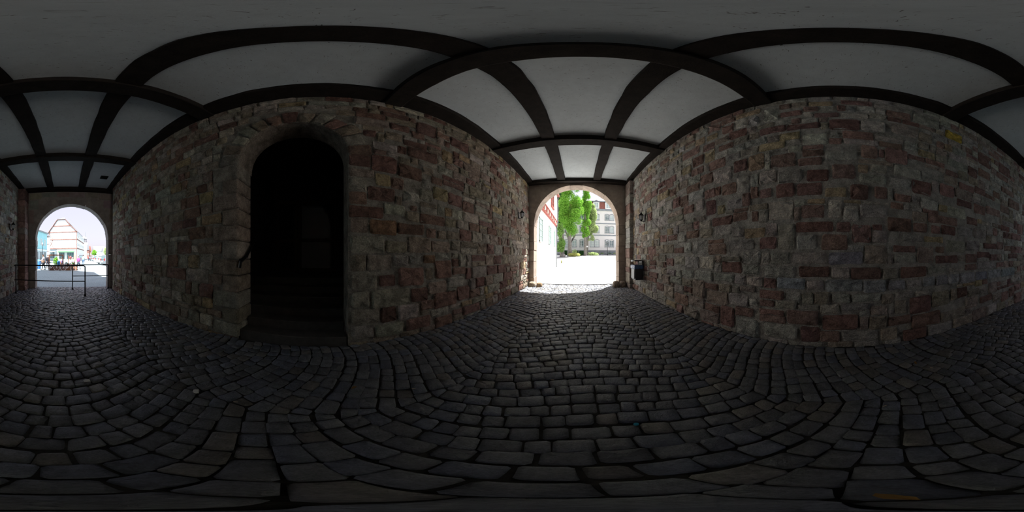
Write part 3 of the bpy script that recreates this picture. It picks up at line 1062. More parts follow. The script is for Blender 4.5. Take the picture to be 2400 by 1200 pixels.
# ---------------------------------------------------------------- fittings in the passage
def lantern(label, loc, rz):
    """wall lantern; local +x points away from the wall"""
    o = thing('wall_lantern', label, 'lantern', loc, rz, 'black wall lanterns in the passage')
    MB().bbox((-.015, -.05, -.17), (.02, .05, .12), .01).build('back_plate', 'black_metal', o)
    MB().tube([(.0, 0, -.13), (.07, 0, -.17), (.14, 0, -.12)], .012).build('arm', 'black_metal', o)
    MB().lathe([(.0, -.17), (.02, -.165), (.028, -.14), (.055, -.115), (.06, -.10)], 6, (.14, 0, 0)).build('base_cup', 'black_metal', o)
    g = MB().lathe([(.056, -.10), (.080, .06)], 6, (.14, 0, 0)).build('glass', 'lamp_glass', o)
    b = MB()
    for i in range(6):
        t = 2 * math.pi * i / 6
        b.tube([(.14 + .058 * math.cos(t), .058 * math.sin(t), -.10), (.14 + .083 * math.cos(t), .083 * math.sin(t), .06)], .006, 5)
    b.build('bars', 'black_metal', o)
    MB().lathe([(.105, .055), (.10, .07), (.06, .12), (.035, .15), (.03, .16), (.012, .18), (.016, .20), (.004, .23)], 6, (.14, 0, 0)).build('roof_cap', 'black_metal', o)
    return o


lantern('black wall lantern on the rubble wall beside the sunlit patch', (XL(6.15) + .03, 6.15, 3.22), 0)
lantern('black wall lantern high above the litter bin', (XR(5.5) - .03, 5.5, 2.96), math.pi)
lantern('black wall lantern near the dark red pier and the railings', (XR(-6.7) - .03, -6.7, 2.82), math.pi)

lb = thing('litter_bin', 'black wall-mounted litter bin with blue bag and ashtray hood', 'bin', (XR(5.8) - .045, 5.81, .62))
MB().loft([[(-.30, -.19, 0), (-.01, -.19, 0), (-.01, .19, 0), (-.30, .19, 0)], [(-.34, -.215, .54), (-.01, -.215, .54), (-.01, .215, .54), (-.34, .215, .54)]]).build('body', 'black_plastic', lb)
MB().bbox((-.31, -.17, .05), (-.345, .17, .42), .008).build('lit_face', 'grey_metal_lit_face', lb)  # grey slab paints courtyard daylight onto this side of the black bin
bg = MB()
rbag = random.Random(2)
rg_ = []
for k, (ex, z) in enumerate(((.002, .42), (.020, .46), (.016, .52), (.004, .56), (-.02, .555))):
    rr = []
    for i in range(28):
        t = i / 28 * 4
        s_ = int(t)
        f = t - s_
        x, y = [(-.34 + .33 * f, -.215), (-.01, -.215 + .43 * f), (-.01 - .33 * f, .215), (-.34, .215 - .43 * f)][s_]
        cx, cy = -.175, 0
        d = math.hypot(x - cx, y - cy)
        rr.append((x + (x - cx) / d * (ex + rbag.uniform(-.006, .006)), y + (y - cy) / d * (ex + rbag.uniform(-.006, .006)), z + rbag.uniform(-.012, .012)))
    rg_.append(rr)
bg.loft(rg_, False, False)
bg.build('bin_bag', 'bin_bag', lb)
MB().bbox((-.035, -.22, .10), (0, .22, .74), .01).build('back_panel', 'black_plastic', lb)
hd = MB()
hd.bbox((-.35, -.22, .70), (-.02, .22, .745), .012)
hd.bbox((-.06, -.22, .54), (-.01, -.19, .72), .008)
hd.bbox((-.06, .19, .54), (-.01, .22, .72), .008)
hd.build('hood', 'black_plastic', lb)
MB().bbox((-.362, -.05, .685), (-.35, .16, .755), .004).build('ashtray_plate', 'grey_metal_lit_face', lb)
MB().box((-.20, -.223, .57), (-.05, -.221, .67)).build('notice', 'paper', lb)


def railing(label, a, b, posts, low, seed):
    o = thing('pipe_railing', label, 'railing', (a[0], a[1], ZF(a[1])), 0, 'pipe railings at the market arch')
    d = Vector((b[0] - a[0], b[1] - a[1], ZF(b[1]) - ZF(a[1])))
    h = 1.30
    MB().tube([(0, 0, h - .05), (.0, 0, h - .01), tuple(d * .02 + Vector((0, 0, h))), tuple(d * .98 + Vector((0, 0, h))), tuple(d + Vector((0, 0, h - .05)))], .027, 10).build('top_rail', 'rail_metal', o, smooth=True)
    for t0, t1, z in low:
        MB().tube([tuple(d * t0 + Vector((0, 0, z))), tuple(d * t1 + Vector((0, 0, z)))], .022, 10).build('lower_rail', 'rail_metal', o, smooth=True)
    for t in posts:
        p = d * t
        m = MB()
        m.tube([tuple(p), tuple(p + Vector((0, 0, h - .02)))], .027, 10)
        q = m.build('post', 'rail_metal', o, smooth=True)
        MB().lathe([(.055, 0), (.055, .03), (.04, .06), (.036, .10)], 10, tuple(p)).build('foot_collar', 'rail_metal', q)
    return o


railing('dark pipe railing standing clear of the arch, from the rubble wall to mid passage', (2.30, -6.98), (-.77, -6.76), (0.02, 1.0), [(0, 1, .64)], 1)
railing('dark pipe railing set back in the arch by its jamb', (-.31, -8.42), (-2.22, -8.42), (0.0, .985), [(0, 1, .72)], 2)

gr = thing('drain_grate', 'slotted iron drain channel across the courtyard arch', 'drain', (-.11, 8.06, ZF(8.06)))
g1 = MB()
g1.box((-1.95, -.075, -.02), (1.95, -.06, .008))
g1.box((-1.95, .06, -.02), (1.95, .075, .008))
g1.build('frame', 'grate', gr)
for i in range(64):
    x = -1.92 + i * .0605
    MB().box((x, -.06, -.012), (x + .03, .06, .005)).build('bar', 'grate', gr)

rlit = random.Random(77)
def litter(name, label, mat_, spots, maker, cat, group):
    for (x, y) in spots:
        m = MB()
        maker(m)
        o = m.build(name, mat_, loc=(x, y, ZF(y) + .009))
        o.rotation_euler = (0, 0, rlit.uniform(0, 6.28))
        tag(o, label, cat, group)


litter('cigarette_butt', 'pale cigarette butt dropped on the dark setts', 'butt', [(-1.05, -.62), (-.7, -1.25), (1.35, -1.6), (1.1, -.35), (-1.2, .75), (-.25, 1.55), (.35, 2.1), (1.55, -1.05)],
       lambda m: m.tube([(-.017, 0, .005), (.017, 0, .005)], .005, 6), 'cigarette butt', 'cigarette butts on the setts')
litter('paper_scrap', 'torn white scrap of paper trodden on the setts', 'paper', [(.62, -3.86), (-1.0, -.98), (-.2, -1.6)],
       lambda m: m.add([(-.03, -.02, 0), (.035, -.024, .003), (.028, .022, .006), (-.01, .03, .002), (-.034, .012, .004), (-.03, -.02, -.003), (.035, -.024, 0), (.028, .022, .003), (-.01, .03, -.001), (-.034, .012, .001)],
                       [(0, 1, 2, 3, 4), (9, 8, 7, 6, 5), (0, 5, 6, 1), (1, 6, 7, 2), (2, 7, 8, 3), (3, 8, 9, 4), (4, 9, 5, 0)]), 'paper scrap', 'paper scraps on the setts')
litter('dry_leaf', 'small dry brown leaf fallen on the setts', 'dry_leaf', [(-1.42, .28), (.13, -.05), (1.75, -.95)],
       lambda m: m.add([(-.035, 0, 0), (-.01, .016, .006), (.02, .012, .004), (.04, 0, .008), (.02, -.012, .004), (-.01, -.016, .006), (0, 0, 0)], [(0, 1, 6), (1, 2, 6), (2, 3, 6), (3, 4, 6), (4, 5, 6), (5, 0, 6)]), 'leaf', 'dry leaves on the setts')
m_ = MB().lathe([(.016, 0), (.016, .009), (.013, .012)], 12)
tag(m_.build('bottle_cap', 'cap_blue', loc=(.31, .84, ZF(.84) + .008)), 'bright blue bottle cap lying on the setts', 'bottle cap')

# ---------------------------------------------------------------- courtyard
cg = MB()
ys = [8.02, 10.5, 13, 17, 22, 28, 34, 40, 46, 60]
for a, b in zip(ys, ys[1:]):
    cg.add([(-40, a, ZF(a) - .018), (40, a, ZF(a) - .018), (40, b, ZF(b) - .018), (-40, b, ZF(b) - .018)], [(0, 1, 2, 3)])
tag(cg.build('ground_courtyard', 'courtyard_paving'), 'pale sunlit courtyard rising away from the arch', None, None, 'structure')


def casement(o, org, ux, w, h, nrm, mframe, mpane, cols=2, rows=3, name='window', depth=.06, hood=None, surround=None):
    """window on a wall plane: org = lower corner, ux = unit along the wall, nrm = outward unit"""
    ux = Vector(ux)
    nrm = Vector(nrm)
    org = Vector(org)
    up = Vector((0, 0, 1))

    def slab(m, a0, a1, z0, z1, d0, d1):
        p = []
        for d in (d0, d1):
            for a, z in ((a0, z0), (a1, z0), (a1, z1), (a0, z1)):
                p.append(tuple(org + ux * a + up * z + nrm * d))
        m.add(p, [(0, 1, 2, 3), (7, 6, 5, 4), (0, 4, 5, 1), (1, 5, 6, 2), (2, 6, 7, 3), (3, 7, 4, 0)])
    m = MB()
    t = .07
    slab(m, 0, t, 0, h, 0, depth)
    slab(m, w - t, w, 0, h, 0, depth)
    slab(m, 0, w, h - t, h, 0, depth)
    slab(m, 0, w, 0, t, 0, depth)
    for c in range(1, cols):
        x = w * c / cols
        slab(m, x - .035, x + .035, 0, h, 0, depth * .9)
    for r in range(1, rows):
        z = h * r / rows
        slab(m, 0, w, z - .02, z + .02, 0, depth * .8)
    f = m.build(name, mframe, o)
    for c in range(cols):
        for r in range(rows):
            q = MB()
            slab(q, w * c / cols + .04, w * (c + 1) / cols - .04, h * r / rows + .025, h * (r + 1) / rows - .025, .005, .02)
            q.build('pane', mpane, f)
    if surround:
        s = MB()
        k = .11
        slab(s, -k, 0, -k, h + k * .5, 0, depth * 1.5)
        slab(s, w, w + k, -k, h + k * .5, 0, depth * 1.5)
        slab(s, -k * 1.3, w + k * 1.3, -k * 1.2, 0, 0, depth * 2.2)
        if hood:
            for i in range(6):
                a, b = i / 6, (i + 1) / 6
                za, zb = h + math.sin(math.pi * a) * hood, h + math.sin(math.pi * b) * hood
                p = []
                for d in (0, depth * 1.8):
                    for aa, z in ((a, za - .02), (b, zb - .02), (b, zb + .12), (a, za + .12)):
                        p.append(tuple(org + ux * (-k + (w + 2 * k) * aa) + up * z + nrm * d))
                s.add(p, [(0, 1, 2, 3), (7, 6, 5, 4), (0, 4, 5, 1), (2, 6, 7, 3)])
        else:
            slab(s, -k, w + k, h, h + k, 0, depth * 1.5)
        s.build('window_surround', surround, f)
    return f


# the white house along the left of the courtyard
wh = thing('white_house', 'white rendered house with red painted frieze beside the courtyard', 'house', (-2.3, 8.25, ZF(8.25)))
zo = ZF(8.25)
MB().box((-9, 0, -.5), (0, 8.15, 4.5 - zo)).build('ground_floor', 'white_render', wh)
MB().box((-9, 0, 4.95 - zo), (.2, 7.6, 7.7 - zo)).build('upper_floor', 'white_render', wh)
m_ = MB()
m_.box((-9, 0, 4.5 - zo), (.16, 7.62, 4.55 - zo))
m_.box((-9, 0, 4.9 - zo), (.24, 7.66, 4.97 - zo))
m_.box((-9, 0, 4.55 - zo), (.07, 8.15, 4.9 - zo))
m_.build('frieze', 'red_paint', wh)
for i in range(9):
    y = .12 + i * .91
    if y + .17 > 7.6:
        continue
    MB().bbox((.07, y, 4.56 - zo), (.20, y + .16, 4.89 - zo), .03).build('console', 'cream_paint', wh)
    if i < 8:
        p = MB()
        p.add([(.075, y + .2, 4.57 - zo), (.075, y + .88, 4.57 - zo), (.19, y + .88, 4.88 - zo), (.19, y + .2, 4.88 - zo), (.06, y + .2, 4.57 - zo), (.06, y + .88, 4.57 - zo), (.06, y + .88, 4.88 - zo), (.06, y + .2, 4.88 - zo)],
              [(0, 1, 2, 3), (7, 6, 5, 4), (0, 4, 5, 1), (1, 5, 6, 2), (2, 6, 7, 3), (3, 7, 4, 0)])
        p.build('frieze_panel', 'red_paint', wh)
for y, w in ((9.32 - 8.25, .86), (12.45 - 8.25, 1.0), (15.0 - 8.25, .8)):
    f = casement(wh, (0, y, 2.38 - zo), (0, 1, 0), w, 1.52, (1, 0, 0), 'window_green', 'pane_pale', 2, 4, depth=.04)
    MB().bbox((-.0, y - .06, 2.28 - zo), (.10, y + w + .06, 2.36 - zo), .01).build('sill', 'cream_paint', f)
for y in (12.4 - 8.25,):
    f = casement(wh, (.2, y, 5.55 - zo), (0, 1, 0), .95, 1.25, (1, 0, 0), 'red_paint', 'pane', 2, 3, depth=.05, surround='red_paint')
m_ = MB()
m_.prism([(.42, 7.62 - zo), (.42, 7.78 - zo), (-4.4, 12.2 - zo), (-9.6, 7.78 - zo), (-9.6, 7.62 - zo)], 1, -.1, 7.85)
m_.build('roof', 'roof_red', wh)
m_ = MB()
m_.tube([(.30, 7.78, 7.6 - zo), (.26, 7.7, 7.3 - zo), (.26, 7.68, 4.9 - zo), (.1, 8.15, 4.45 - zo), (.06, 8.22, 4.2 - zo), (.06, 8.22, .25)], .055, 8)
m_.build('downpipe', 'zinc', wh, smooth=True)

# the palace across the courtyard
PY = 46.0
pz = ZF(PY)
pal = thing('palace_building', 'long pale three-storey building with red mansard dormers across the courtyard', 'building', (3.0, PY, pz))
def Z(rel): return rel + EYE - pz
MB().box((-14, 0, Z(1.63)), (16, 12, Z(13.2))).build('wall', 'palace_render', pal)
MB().box((-14.1, -.12, -1), (16.1, 12, Z(1.63))).build('plinth', 'plinth_stone', pal)
for zc in (5.93, 9.36):
    MB().bbox((-14.1, -.14, Z(zc) - .14), (16.1, .02, Z(zc) + .14), .04).build('string_course', 'trim_grey', pal)
MB().bbox((-14.3, -.5, Z(13.2)), (16.3, .1, Z(13.2) + .5), .1).build('cornice', 'trim_grey', pal)
m_ = MB()
m_.prism([(-.35, Z(13.7)), (.55, Z(16.15)), (11.4, Z(16.15)), (12.3, Z(13.7))], 0, -14.2, 16.2)
m_.build('mansard', 'roof_red', pal)
MB().bbox((-14.3, .2, Z(16.15)), (16.3, .9, Z(16.15) + .3), .08).build('upper_cornice', 'trim_grey', pal)
m_ = MB()
m_.prism([(.4, Z(16.3)), (6, Z(19.2)), (11.6, Z(16.3))], 0, -14.2, 16.2)
m_.build('roof', 'slate', pal)
cols_ = [(-3.86, 1.15), (-1.76, 1.15), (.34, 1.1), (3.3, 1.15), (4.66, 1.15), (7.55, 1.15), (8.92, 1.15), (11.8, 1.15), (13.2, 1.15), (-6.4, 1.15), (-8.8, 1.15)]
rp = random.Random(4)
for x, w in cols_:
    for i, (z0_, h) in enumerate(((2.62, 1.82), (6.65, 1.75), (10.42, 1.5))):
        casement(pal, (x - 3.0, 0, Z(z0_)), (1, 0, 0), w, h, (0, -1, 0), 'window_white', 'pane_pale' if rp.random() < .4 else 'pane', 2, 4, depth=.08, hood=.22, surround='trim_grey')
    casement(pal, (x - 3.0, -.12, Z(.65)), (1, 0, 0), w, .5, (0, -1, 0), 'trim_grey', 'pane', 2, 1, name='cellar_window', depth=.05)
for x in (-8, -3.6, .6, 5.0, 8.4, 12.6):
    d = MB()
    d.box((x - 3.0 - .85, -.35, Z(13.75)), (x - 3.0 + .85, 1.2, Z(15.85)))
    dm = d.build('dormer', 'window_white', pal)
    m_ = MB()
    m_.prism([(x - 3 - 1.0, Z(15.8)), (x - 3 + 1.0, Z(15.8)), (x - 3, Z(16.5))], 1, -.5, 1.2)
    m_.build('dormer_roof', 'slate', dm)
    casement(pal, (x - 3.0 - .6, -.35, Z(14.0)), (1, 0, 0), 1.2, 1.6, (0, -1, 0), 'window_white', 'pane_pale', 2, 3, depth=.06)


# ---------------------------------------------------------------- trees and shrubs
def leaves(name, mat_, parent, blobs, n, size, rng, stuff=True):
    """blobs: (x, y, z, rx, ry, rz) ellipsoids filled mostly at their shell"""
    m = MB()
    vol = [b[3] * b[4] * b[5] for b in blobs]
    for _ in range(n):
        b = rng.choices(blobs, vol)[0]
        while True:
            d = Vector((rng.gauss(0, 1), rng.gauss(0, 1), rng.gauss(0, 1)))
            if d.length > .1:
                break
        d.normalize()
        r = rng.random() ** .4
        p = Vector((b[0] + d.x * r * b[3], b[1] + d.y * r * b[4], b[2] + d.z * r * b[5]))
        a = Vector((rng.gauss(0, 1), rng.gauss(0, 1), rng.gauss(0, .6))).normalized()
        c = a.cross(Vector((rng.gauss(0, 1), rng.gauss(0, 1), rng.gauss(0, 1)))).normalized()
        s = size * rng.uniform(.6, 1.3)
        m.add([p - a * s, p + c * s * .5, p + a * s, p - c * s * .5], [(0, 1, 2, 3)])
    return m.build(name, mat_, parent, stuff=stuff)


def crown(rng, cx, cy, z0, z1, prof, n=26, k=.42):
    """clumps along a profile of radius against height"""
    out = []
    for _ in range(n):
        t = rng.random()
        r = interp(t, prof)
        a = rng.uniform(0, 6.28)
        d = r * (1 - k) * math.sqrt(rng.random())
        s = max(.35, r * k) * rng.uniform(.85, 1.2)
        out.append((cx + d * math.cos(a), cy + d * math.sin(a), z0 + (z1 - z0) * t, s, s, s * 1.25))
    return out


def tree(label, x, y, h, r_trunk, blobs, leaf, n, size, seed, fork=None, lean=(0, 0), group=None):
    rng = random.Random(seed)
    z = ZF(y)
    o = thing('tree', label, 'tree', (x, y, z - .05), 0, group)
    m = MB()
    pts = [(0, 0, 0), (.02, 0, h * .15), (lean[0] * .2, lean[1] * .2, h * .45), (lean[0], lean[1], h)]
    m.tube(pts, [r_trunk * 1.35, r_trunk, r_trunk * .85, r_trunk * .35], 10)
    for (a, b) in (fork or []):
        m.tube([a, tuple((Vector(a) + Vector(b)) / 2 + Vector((0, 0, .2))), b], [r_trunk * .6, r_trunk * .45, r_trunk * .2], 8)
    m.build('trunk', 'bark', o, smooth=True)
    leaves('foliage', leaf, o, blobs(rng), n, size, rng)
    return o


G_T = 'trees in the courtyard'
tree('tall columnar green tree with a forked grey trunk', -1.87, 34, 11, .42,
     lambda g: crown(g, .25, 0, 4.0, 19, [(0, .7), (.08, 1.7), (.25, 2.9), (.5, 3.2), (.75, 2.9), (1, 1.6)], 80, .34), 'leaf_green', 62000, .105, 1,
     fork=[((0, 0, 2.1), (1.3, 0, 4.6)), ((0, 0, 3), (-1.0, 0, 5.5))], group=G_T)
tree('slender green column tree half hidden by the forked columnar tree', 1.5, 37, 12, .30,
     lambda g: crown(g, .15, 0, 4.3, 20, [(0, .9), (.15, 1.3), (.5, 1.4), (1, .8)], 80), 'leaf_green', 30000, .105, 2, group=G_T)
tree('pale green loose tree with a white sign on its trunk', 2.0, 40.6, 8, .42,
     lambda g: crown(g, 1.15, 0, 3.8, 14.2, [(0, 1.2), (.3, 2.0), (.7, 1.7), (1, .6)], 44, .36), 'leaf_pale', 22000, .115, 3, fork=[((0, 0, 4), (1.2, 0, 6.5))], lean=(.8, 0), group=G_T)
tree('thick grey trunk with a dark crown behind the white house corner', -4.1, 41, 12, .48,
     lambda g: crown(g, -.4, 0, 7.2, 17.5, [(0, 1.6), (.5, 2.6), (1, 1.2)], 40), 'leaf_dark', 14000, .16, 4, group=G_T)
tree('small pale green tree beside the white house corner', -3.5, 31, 3.5, .12,
     lambda g: crown(g, 0, 0, 1.7, 6.4, [(0, 1.5), (.25, 1.1), (.4, .6), (.6, 1.1), (1, .7)], 26), 'leaf_mid', 8000, .11, 5, group=G_T)
sg = thing('trunk_sign', 'small white sign fixed to the pale tree trunk', 'sign', (2.0, 40.1, ZF(40.1) + 2.2))
MB().bbox((-.32, -.03, -.16), (.32, 0, .16), .01).build('board', 'white_paint', sg)
MB().box((-.05, 0, -.1), (.05, .06, -.0)).build('bracket', 'zinc', sg)


def bush(name, label, x, y, w, d, h, leaf, n, size, seed, group='shrubs in the courtyard bed'):
    rng = random.Random(seed)
    o = thing(name, label, 'shrub', (x, y, ZF(y)), 0, group)
    bl = [(rng.uniform(-w, w) * .35, rng.uniform(-d, d) * .3, h * .45, w * .32, d * .4, h * .5) for _ in range(7)]
    m = MB()
    for i in range(5):
        a = rng.uniform(0, 6.28)
        m.tube([(0, 0, 0), (w * .2 * math.cos(a), d * .2 * math.sin(a), h * .5)], .02, 5)
    m.build('stems', 'bark', o)
    leaves('foliage', leaf, o, bl, n, size, rng)


bush('shrub', 'bright yellow-green low shrub at the foot of the forked tree', -.9, 32.6, 2.1, .9, .75, 'leaf_yellow', 1500, .10, 11)
bush('shrub', 'white-flowering rounded shrub beside the forked trunk', -.75, 34.6, .95, .8, 1.5, 'leaf_pale', 900, .09, 12)
bush('shrub', 'dark green clipped shrub under the palace window', .95, 43.6, 1.7, 1.0, 1.3, 'leaf_dark', 1500, .12, 13)
bush('shrub', 'dark green bush behind the forked trunk', -3.1, 43.4, 1.9, 1.0, 1.4, 'leaf_dark', 1300, .12, 14)
bush('shrub', 'dark green bush nearest the pale tree trunk', -.95, 43.8, 1.5, 1.0, 1.35, 'leaf_dark', 1200, .12, 15)
bush('shrub', 'pale mounded shrub before the tree with the sign', 3.4, 37.6, 2.2, .9, .85, 'leaf_pale', 1500, .10, 16)
bush('shrub', 'low pale shrub at the edge of the bed by the palace', 4.1, 38.6, 1.2, .8, .6, 'leaf_pale', 700, .09, 17)
bush('hedge', 'low dark clipped hedge along the bed', 0.0, 38.2, 2.6, .7, .55, 'leaf_dark', 1800, .10, 18)
bush('shrub', 'tiny yellowing plant by the white house corner', -2.05, 19.6, .22, .22, .55, 'leaf_yellow', 140, .05, 19)
m_ = MB()
rr_ = random.Random(9)
m_.loft([[(sc * math.cos(t) * rr_.uniform(.85, 1.1), sc * .7 * math.sin(t) * rr_.uniform(.85, 1.1), z) for t in [6.28 * i / 9 for i in range(9)]] for sc, z in ((.55, 0), (.6, .25), (.45, .5), (.2, .62))])
tag(m_.build('boulder', 'rock', loc=(-3.1, 31.8, ZF(31.8) - .03)), 'grey boulder at the end of the tree bed', 'boulder')
for i, (x, y, lf) in enumerate(((4.95, 41.5, 'leaf_pale'), (6.0, 41.5, 'leaf_mid'), (8.05, 41.5, 'leaf_dark'), (9.3, 41.2, 'leaf_pale'))):
    lab = ('grey trough planter with pale flowers beside the bed', 'grey trough planter with mid-green plants before the palace', 'grey trough planter with dark foliage beside the lamp post', 'grey trough planter with pale flowers on the far side of the dark-leaved one')[i]
    o = thing('trough_planter', lab, 'planter', (x, y, ZF(y)), 0, 'planters before the palace')
    MB().loft([[(-.42, -.22, 0), (.42, -.22, 0), (.42, .22, 0), (-.42, .22, 0)], [(-.5, -.27, .42), (.5, -.27, .42), (.5, .27, .42), (-.5, .27, .42)]]).build('trough', 'plinth_stone', o)
    rng = random.Random(40 + i)
    leaves('plants', lf, o, [(0, 0, .5, .45, .25, .2)], 350, .07, rng)
lp = thing('lamp_post', 'black courtyard lamp post with a cluster of lanterns', 'lamp post', (7.16, 40, ZF(40)))
MB().lathe([(.16, 0), (.16, .12), (.09, .3), (.055, .5), (.05, 3.2)], 10).build('post', 'rail_metal', lp)
for i in range(4):
    t = 6.28 * i / 4 + .4
    c, s = math.cos(t), math.sin(t)
    MB().tube([(0, 0, 2.9), (.25 * c, .25 * s, 3.0), (.45 * c, .45 * s, 3.2)], .025, 6).build('arm', 'rail_metal', lp)
    MB().lathe([(.05, 3.2), (.13, 3.3), (.17, 3.6), (.2, 3.62), (.08, 3.8), (.02, 3.95)], 8, (.45 * c, .45 * s, 0)).build('lantern_head', 'zinc', lp)
# ---------------------------------------------------------------- market square
mg = MB()
ys = [-9.12, -14, -20, -30, -60, -170]
for a, b in zip(ys, ys[1:]):
    mg.add([(-70, a, ZF(a) - .02), (60, a, ZF(a) - .02), (60, b, ZF(b) - .02), (-70, b, ZF(b) - .02)], [(0, 1, 2, 3)])
tag(mg.build('ground_market', 'market_paving'), 'blue-grey cobbled market square beyond the railings', None, None, 'structure')
GZ = -.298


def rel(px, d):
    """world x, y of a bearing (degrees off the market axis, positive to the side of the pier) at distance d"""
    a = math.radians(px)
    return d * math.sin(a), -d * math.cos(a)


# half-timbered gabled house; local x runs along the gable, local -y back along the side street
hs = thing('half_timbered_house', 'tall half-timbered house with hipped gable facing the market square', 'house', (-4.08, -65.0, GZ), math.radians(-12.5))
GW = 11.65
LV = [4.9, 8.6, 11.6, 14.2, 16.9]
W_ = MB()
poly = [(0, 0), (GW, 0), (GW, LV[2]), (9.74, LV[3]), (7.8, LV[4]), (4.87, LV[4]), (2.78, LV[3]), (0, LV[2])]
W_.prism(poly, 1, 0, -26)
W_.build('wall', 'white_render', hs)
for i, z in enumerate(LV):
    a, b = [(0, GW), (0, GW), (0, GW), (2.78, 9.74), (4.7, 7.95)][i]
    MB().bbox((a - .15, -.05, z - .2), (b + .15, .18, z + .2), .03).build('gable_beam', 'beam_brown', hs)
for z in LV[:2]:
    MB().bbox((-.18, -26, z - .2), (.05, .05, z + .2), .03).build('side_beam', 'beam_brown', hs)
for x in (0.12, GW - .12):
    MB().box((x - .14, -.05, 0), (x + .14, .12, LV[2])).build('corner_post', 'beam_brown', hs)
for a, b in (((GW - .2, LV[0] + .3), (GW - 1.7, LV[1] - .2)), ((GW - .2, LV[1] - .3), (GW - 1.9, LV[0] + .4)), ((GW - .2, LV[2] - .3), (GW - 1.7, LV[1] + .3))):
    MB().tube([(a[0], .04, a[1]), (b[0], .04, b[1])], .11, 4).build('brace', 'beam_brown', hs)
for z0_, z1_, xs in ((LV[0], LV[1], (2.3, 4.9, 7.3, 9.6)), (LV[1], LV[2], (2.1, 4.4, 6.9, 9.4)), (LV[2], LV[3], (4.0, 5.8, 7.6))):
    for x in xs:
        casement(hs, (x - .45, .0, z0_ + .95), (1, 0, 0), .9, 1.25 if z1_ - z0_ > 2.8 else .9, (0, 1, 0), 'window_white', 'pane_pale', 2, 2, depth=.08)
for z0_ in (LV[0], LV[1]):
    for y in range(2, 25, 3):
        casement(hs, (0, -y - .45, z0_ + 1.0), (0, 1, 0), .9, 1.2, (-1, 0, 0), 'window_white', 'pane', 2, 2, depth=.08)
R_ = MB()
for s in (0, 1):
    e0 = (-.5, LV[2] - .25) if s == 0 else (GW + .5, LV[2] - .25)
    e1 = (GW / 2, 18.3)
    hip = (4.87, LV[4]) if s == 0 else (7.8, LV[4])
    o_ = .22
    q = [(e0[0], .35, e0[1]), (hip[0] - (.2 if s == 0 else -.2), .35, hip[1] + .1), (e1[0], -3.0, e1[1]), (e1[0], -26.3, e1[1]), (e0[0], -26.3, e0[1])]
    R_.add(q + [(p[0], p[1], p[2] + o_) for p in q], [(0, 1, 2, 3, 4), (9, 8, 7, 6, 5), (0, 5, 6, 1), (1, 6, 7, 2), (2, 7, 8, 3), (3, 8, 9, 4), (4, 9, 5, 0)])
R_.add([(4.6, .45, LV[4]), (8.05, .45, LV[4]), (GW / 2, -3.0, 18.3), (4.6, .45, LV[4] + .2), (8.05, .45, LV[4] + .2), (GW / 2, -3.0, 18.5)], [(0, 1, 2), (5, 4, 3), (0, 3, 4, 1), (1, 4, 5, 2), (2, 5, 3, 0)])
R_.build('roof', 'slate', hs)
for s in (0, 1):
    pts = [(-.35, .30, LV[2] - .15), (2.6, .30, LV[3] + .05), (4.7, .30, LV[4] + .1)] if s == 0 else [(GW + .35, .30, LV[2] - .15), (9.92, .30, LV[3] + .05), (7.97, .30, LV[4] + .1)]
    MB().tube(pts, .16, 4).build('barge_board', 'beam_brown', hs)
sb = MB().box((8.6, 0, .1), (11.2, 1.2, 4.3)).build('shop_bay', 'pale_blue_render', hs)
casement(hs, (8.8, 1.2, .9), (1, 0, 0), 2.2, 2.6, (0, 1, 0), 'window_white', 'pane', 2, 2, name='shop_window', depth=.08)
MB().box((8.4, -.1, 4.3), (11.4, 1.4, 4.55)).build('bay_roof', 'zinc', hs)
casement(hs, (5.0, .02, .6), (1, 0, 0), 2.4, 2.9, (0, 1, 0), 'window_green', 'pane', 3, 2, name='shop_window', depth=.08)
casement(hs, (1.2, .02, .6), (1, 0, 0), 2.8, 2.9, (0, 1, 0), 'window_green', 'pane', 3, 2, name='shop_window', depth=.08)
a_ = MB()
a_.add([(1.0, .05, 3.95), (7.6, .05, 3.95), (7.6, 1.5, 3.35), (1.0, 1.5, 3.35), (1.0, .05, 3.85), (7.6, .05, 3.85), (7.6, 1.5, 3.2), (1.0, 1.5, 3.2)], [(0, 1, 2, 3), (7, 6, 5, 4), (0, 4, 5, 1), (1, 5, 6, 2), (2, 6, 7, 3), (3, 7, 4, 0)])
a_.build('awning', 'green_awning', hs)

# turquoise house beside it
th = thing('turquoise_house', 'turquoise rendered shop house with flat cornice beside the half-timbered house', 'house', (5.5, -45.7, GZ), math.atan2(8.2, 2.1))
# local x runs from the far corner towards the passage, local -y is behind the front... the front faces local +y
MB().box((0, -8, 3.4), (11.5, 0, 8.1)).build('upper_wall', 'teal_render', th)
MB().box((0, -8, 0), (11.5, -.05, 3.4)).build('shop_wall', 'pale_blue_render', th)
MB().bbox((-.3, -8.2, 8.0), (11.8, .45, 8.35), .08).build('cornice', 'zinc', th)
MB().bbox((-.1, -.1, 3.2), (11.6, .3, 3.55), .05).build('fascia', 'window_white', th)
for x in (.8, 3.3, 5.9, 8.6):
    casement(th, (x, -.05, .5), (1, 0, 0), 1.9, 2.5, (0, 1, 0), 'window_white', 'pane', 2, 1, name='shop_window', depth=.1)
    casement(th, (x + .4, 0, 4.6), (1, 0, 0), 1.0, 1.7, (0, 1, 0), 'window_white', 'pane_pale', 2, 3, depth=.08)
nh = thing('narrow_house', 'narrow grey-violet house wedged between the turquoise and half-timbered houses', 'house', (6.55, -58, GZ))
MB().box((-.2, -5, 0), (2.6, 0, 9.0)).build('wall', 'tower_render', nh)
m_ = MB()
m_.prism([(-.4, 9.0), (2.8, 9.0), (2.8, 9.3), (1.2, 9.8), (-.4, 9.3)], 1, -5.2, .3)
m_.build('roof', 'slate', nh)
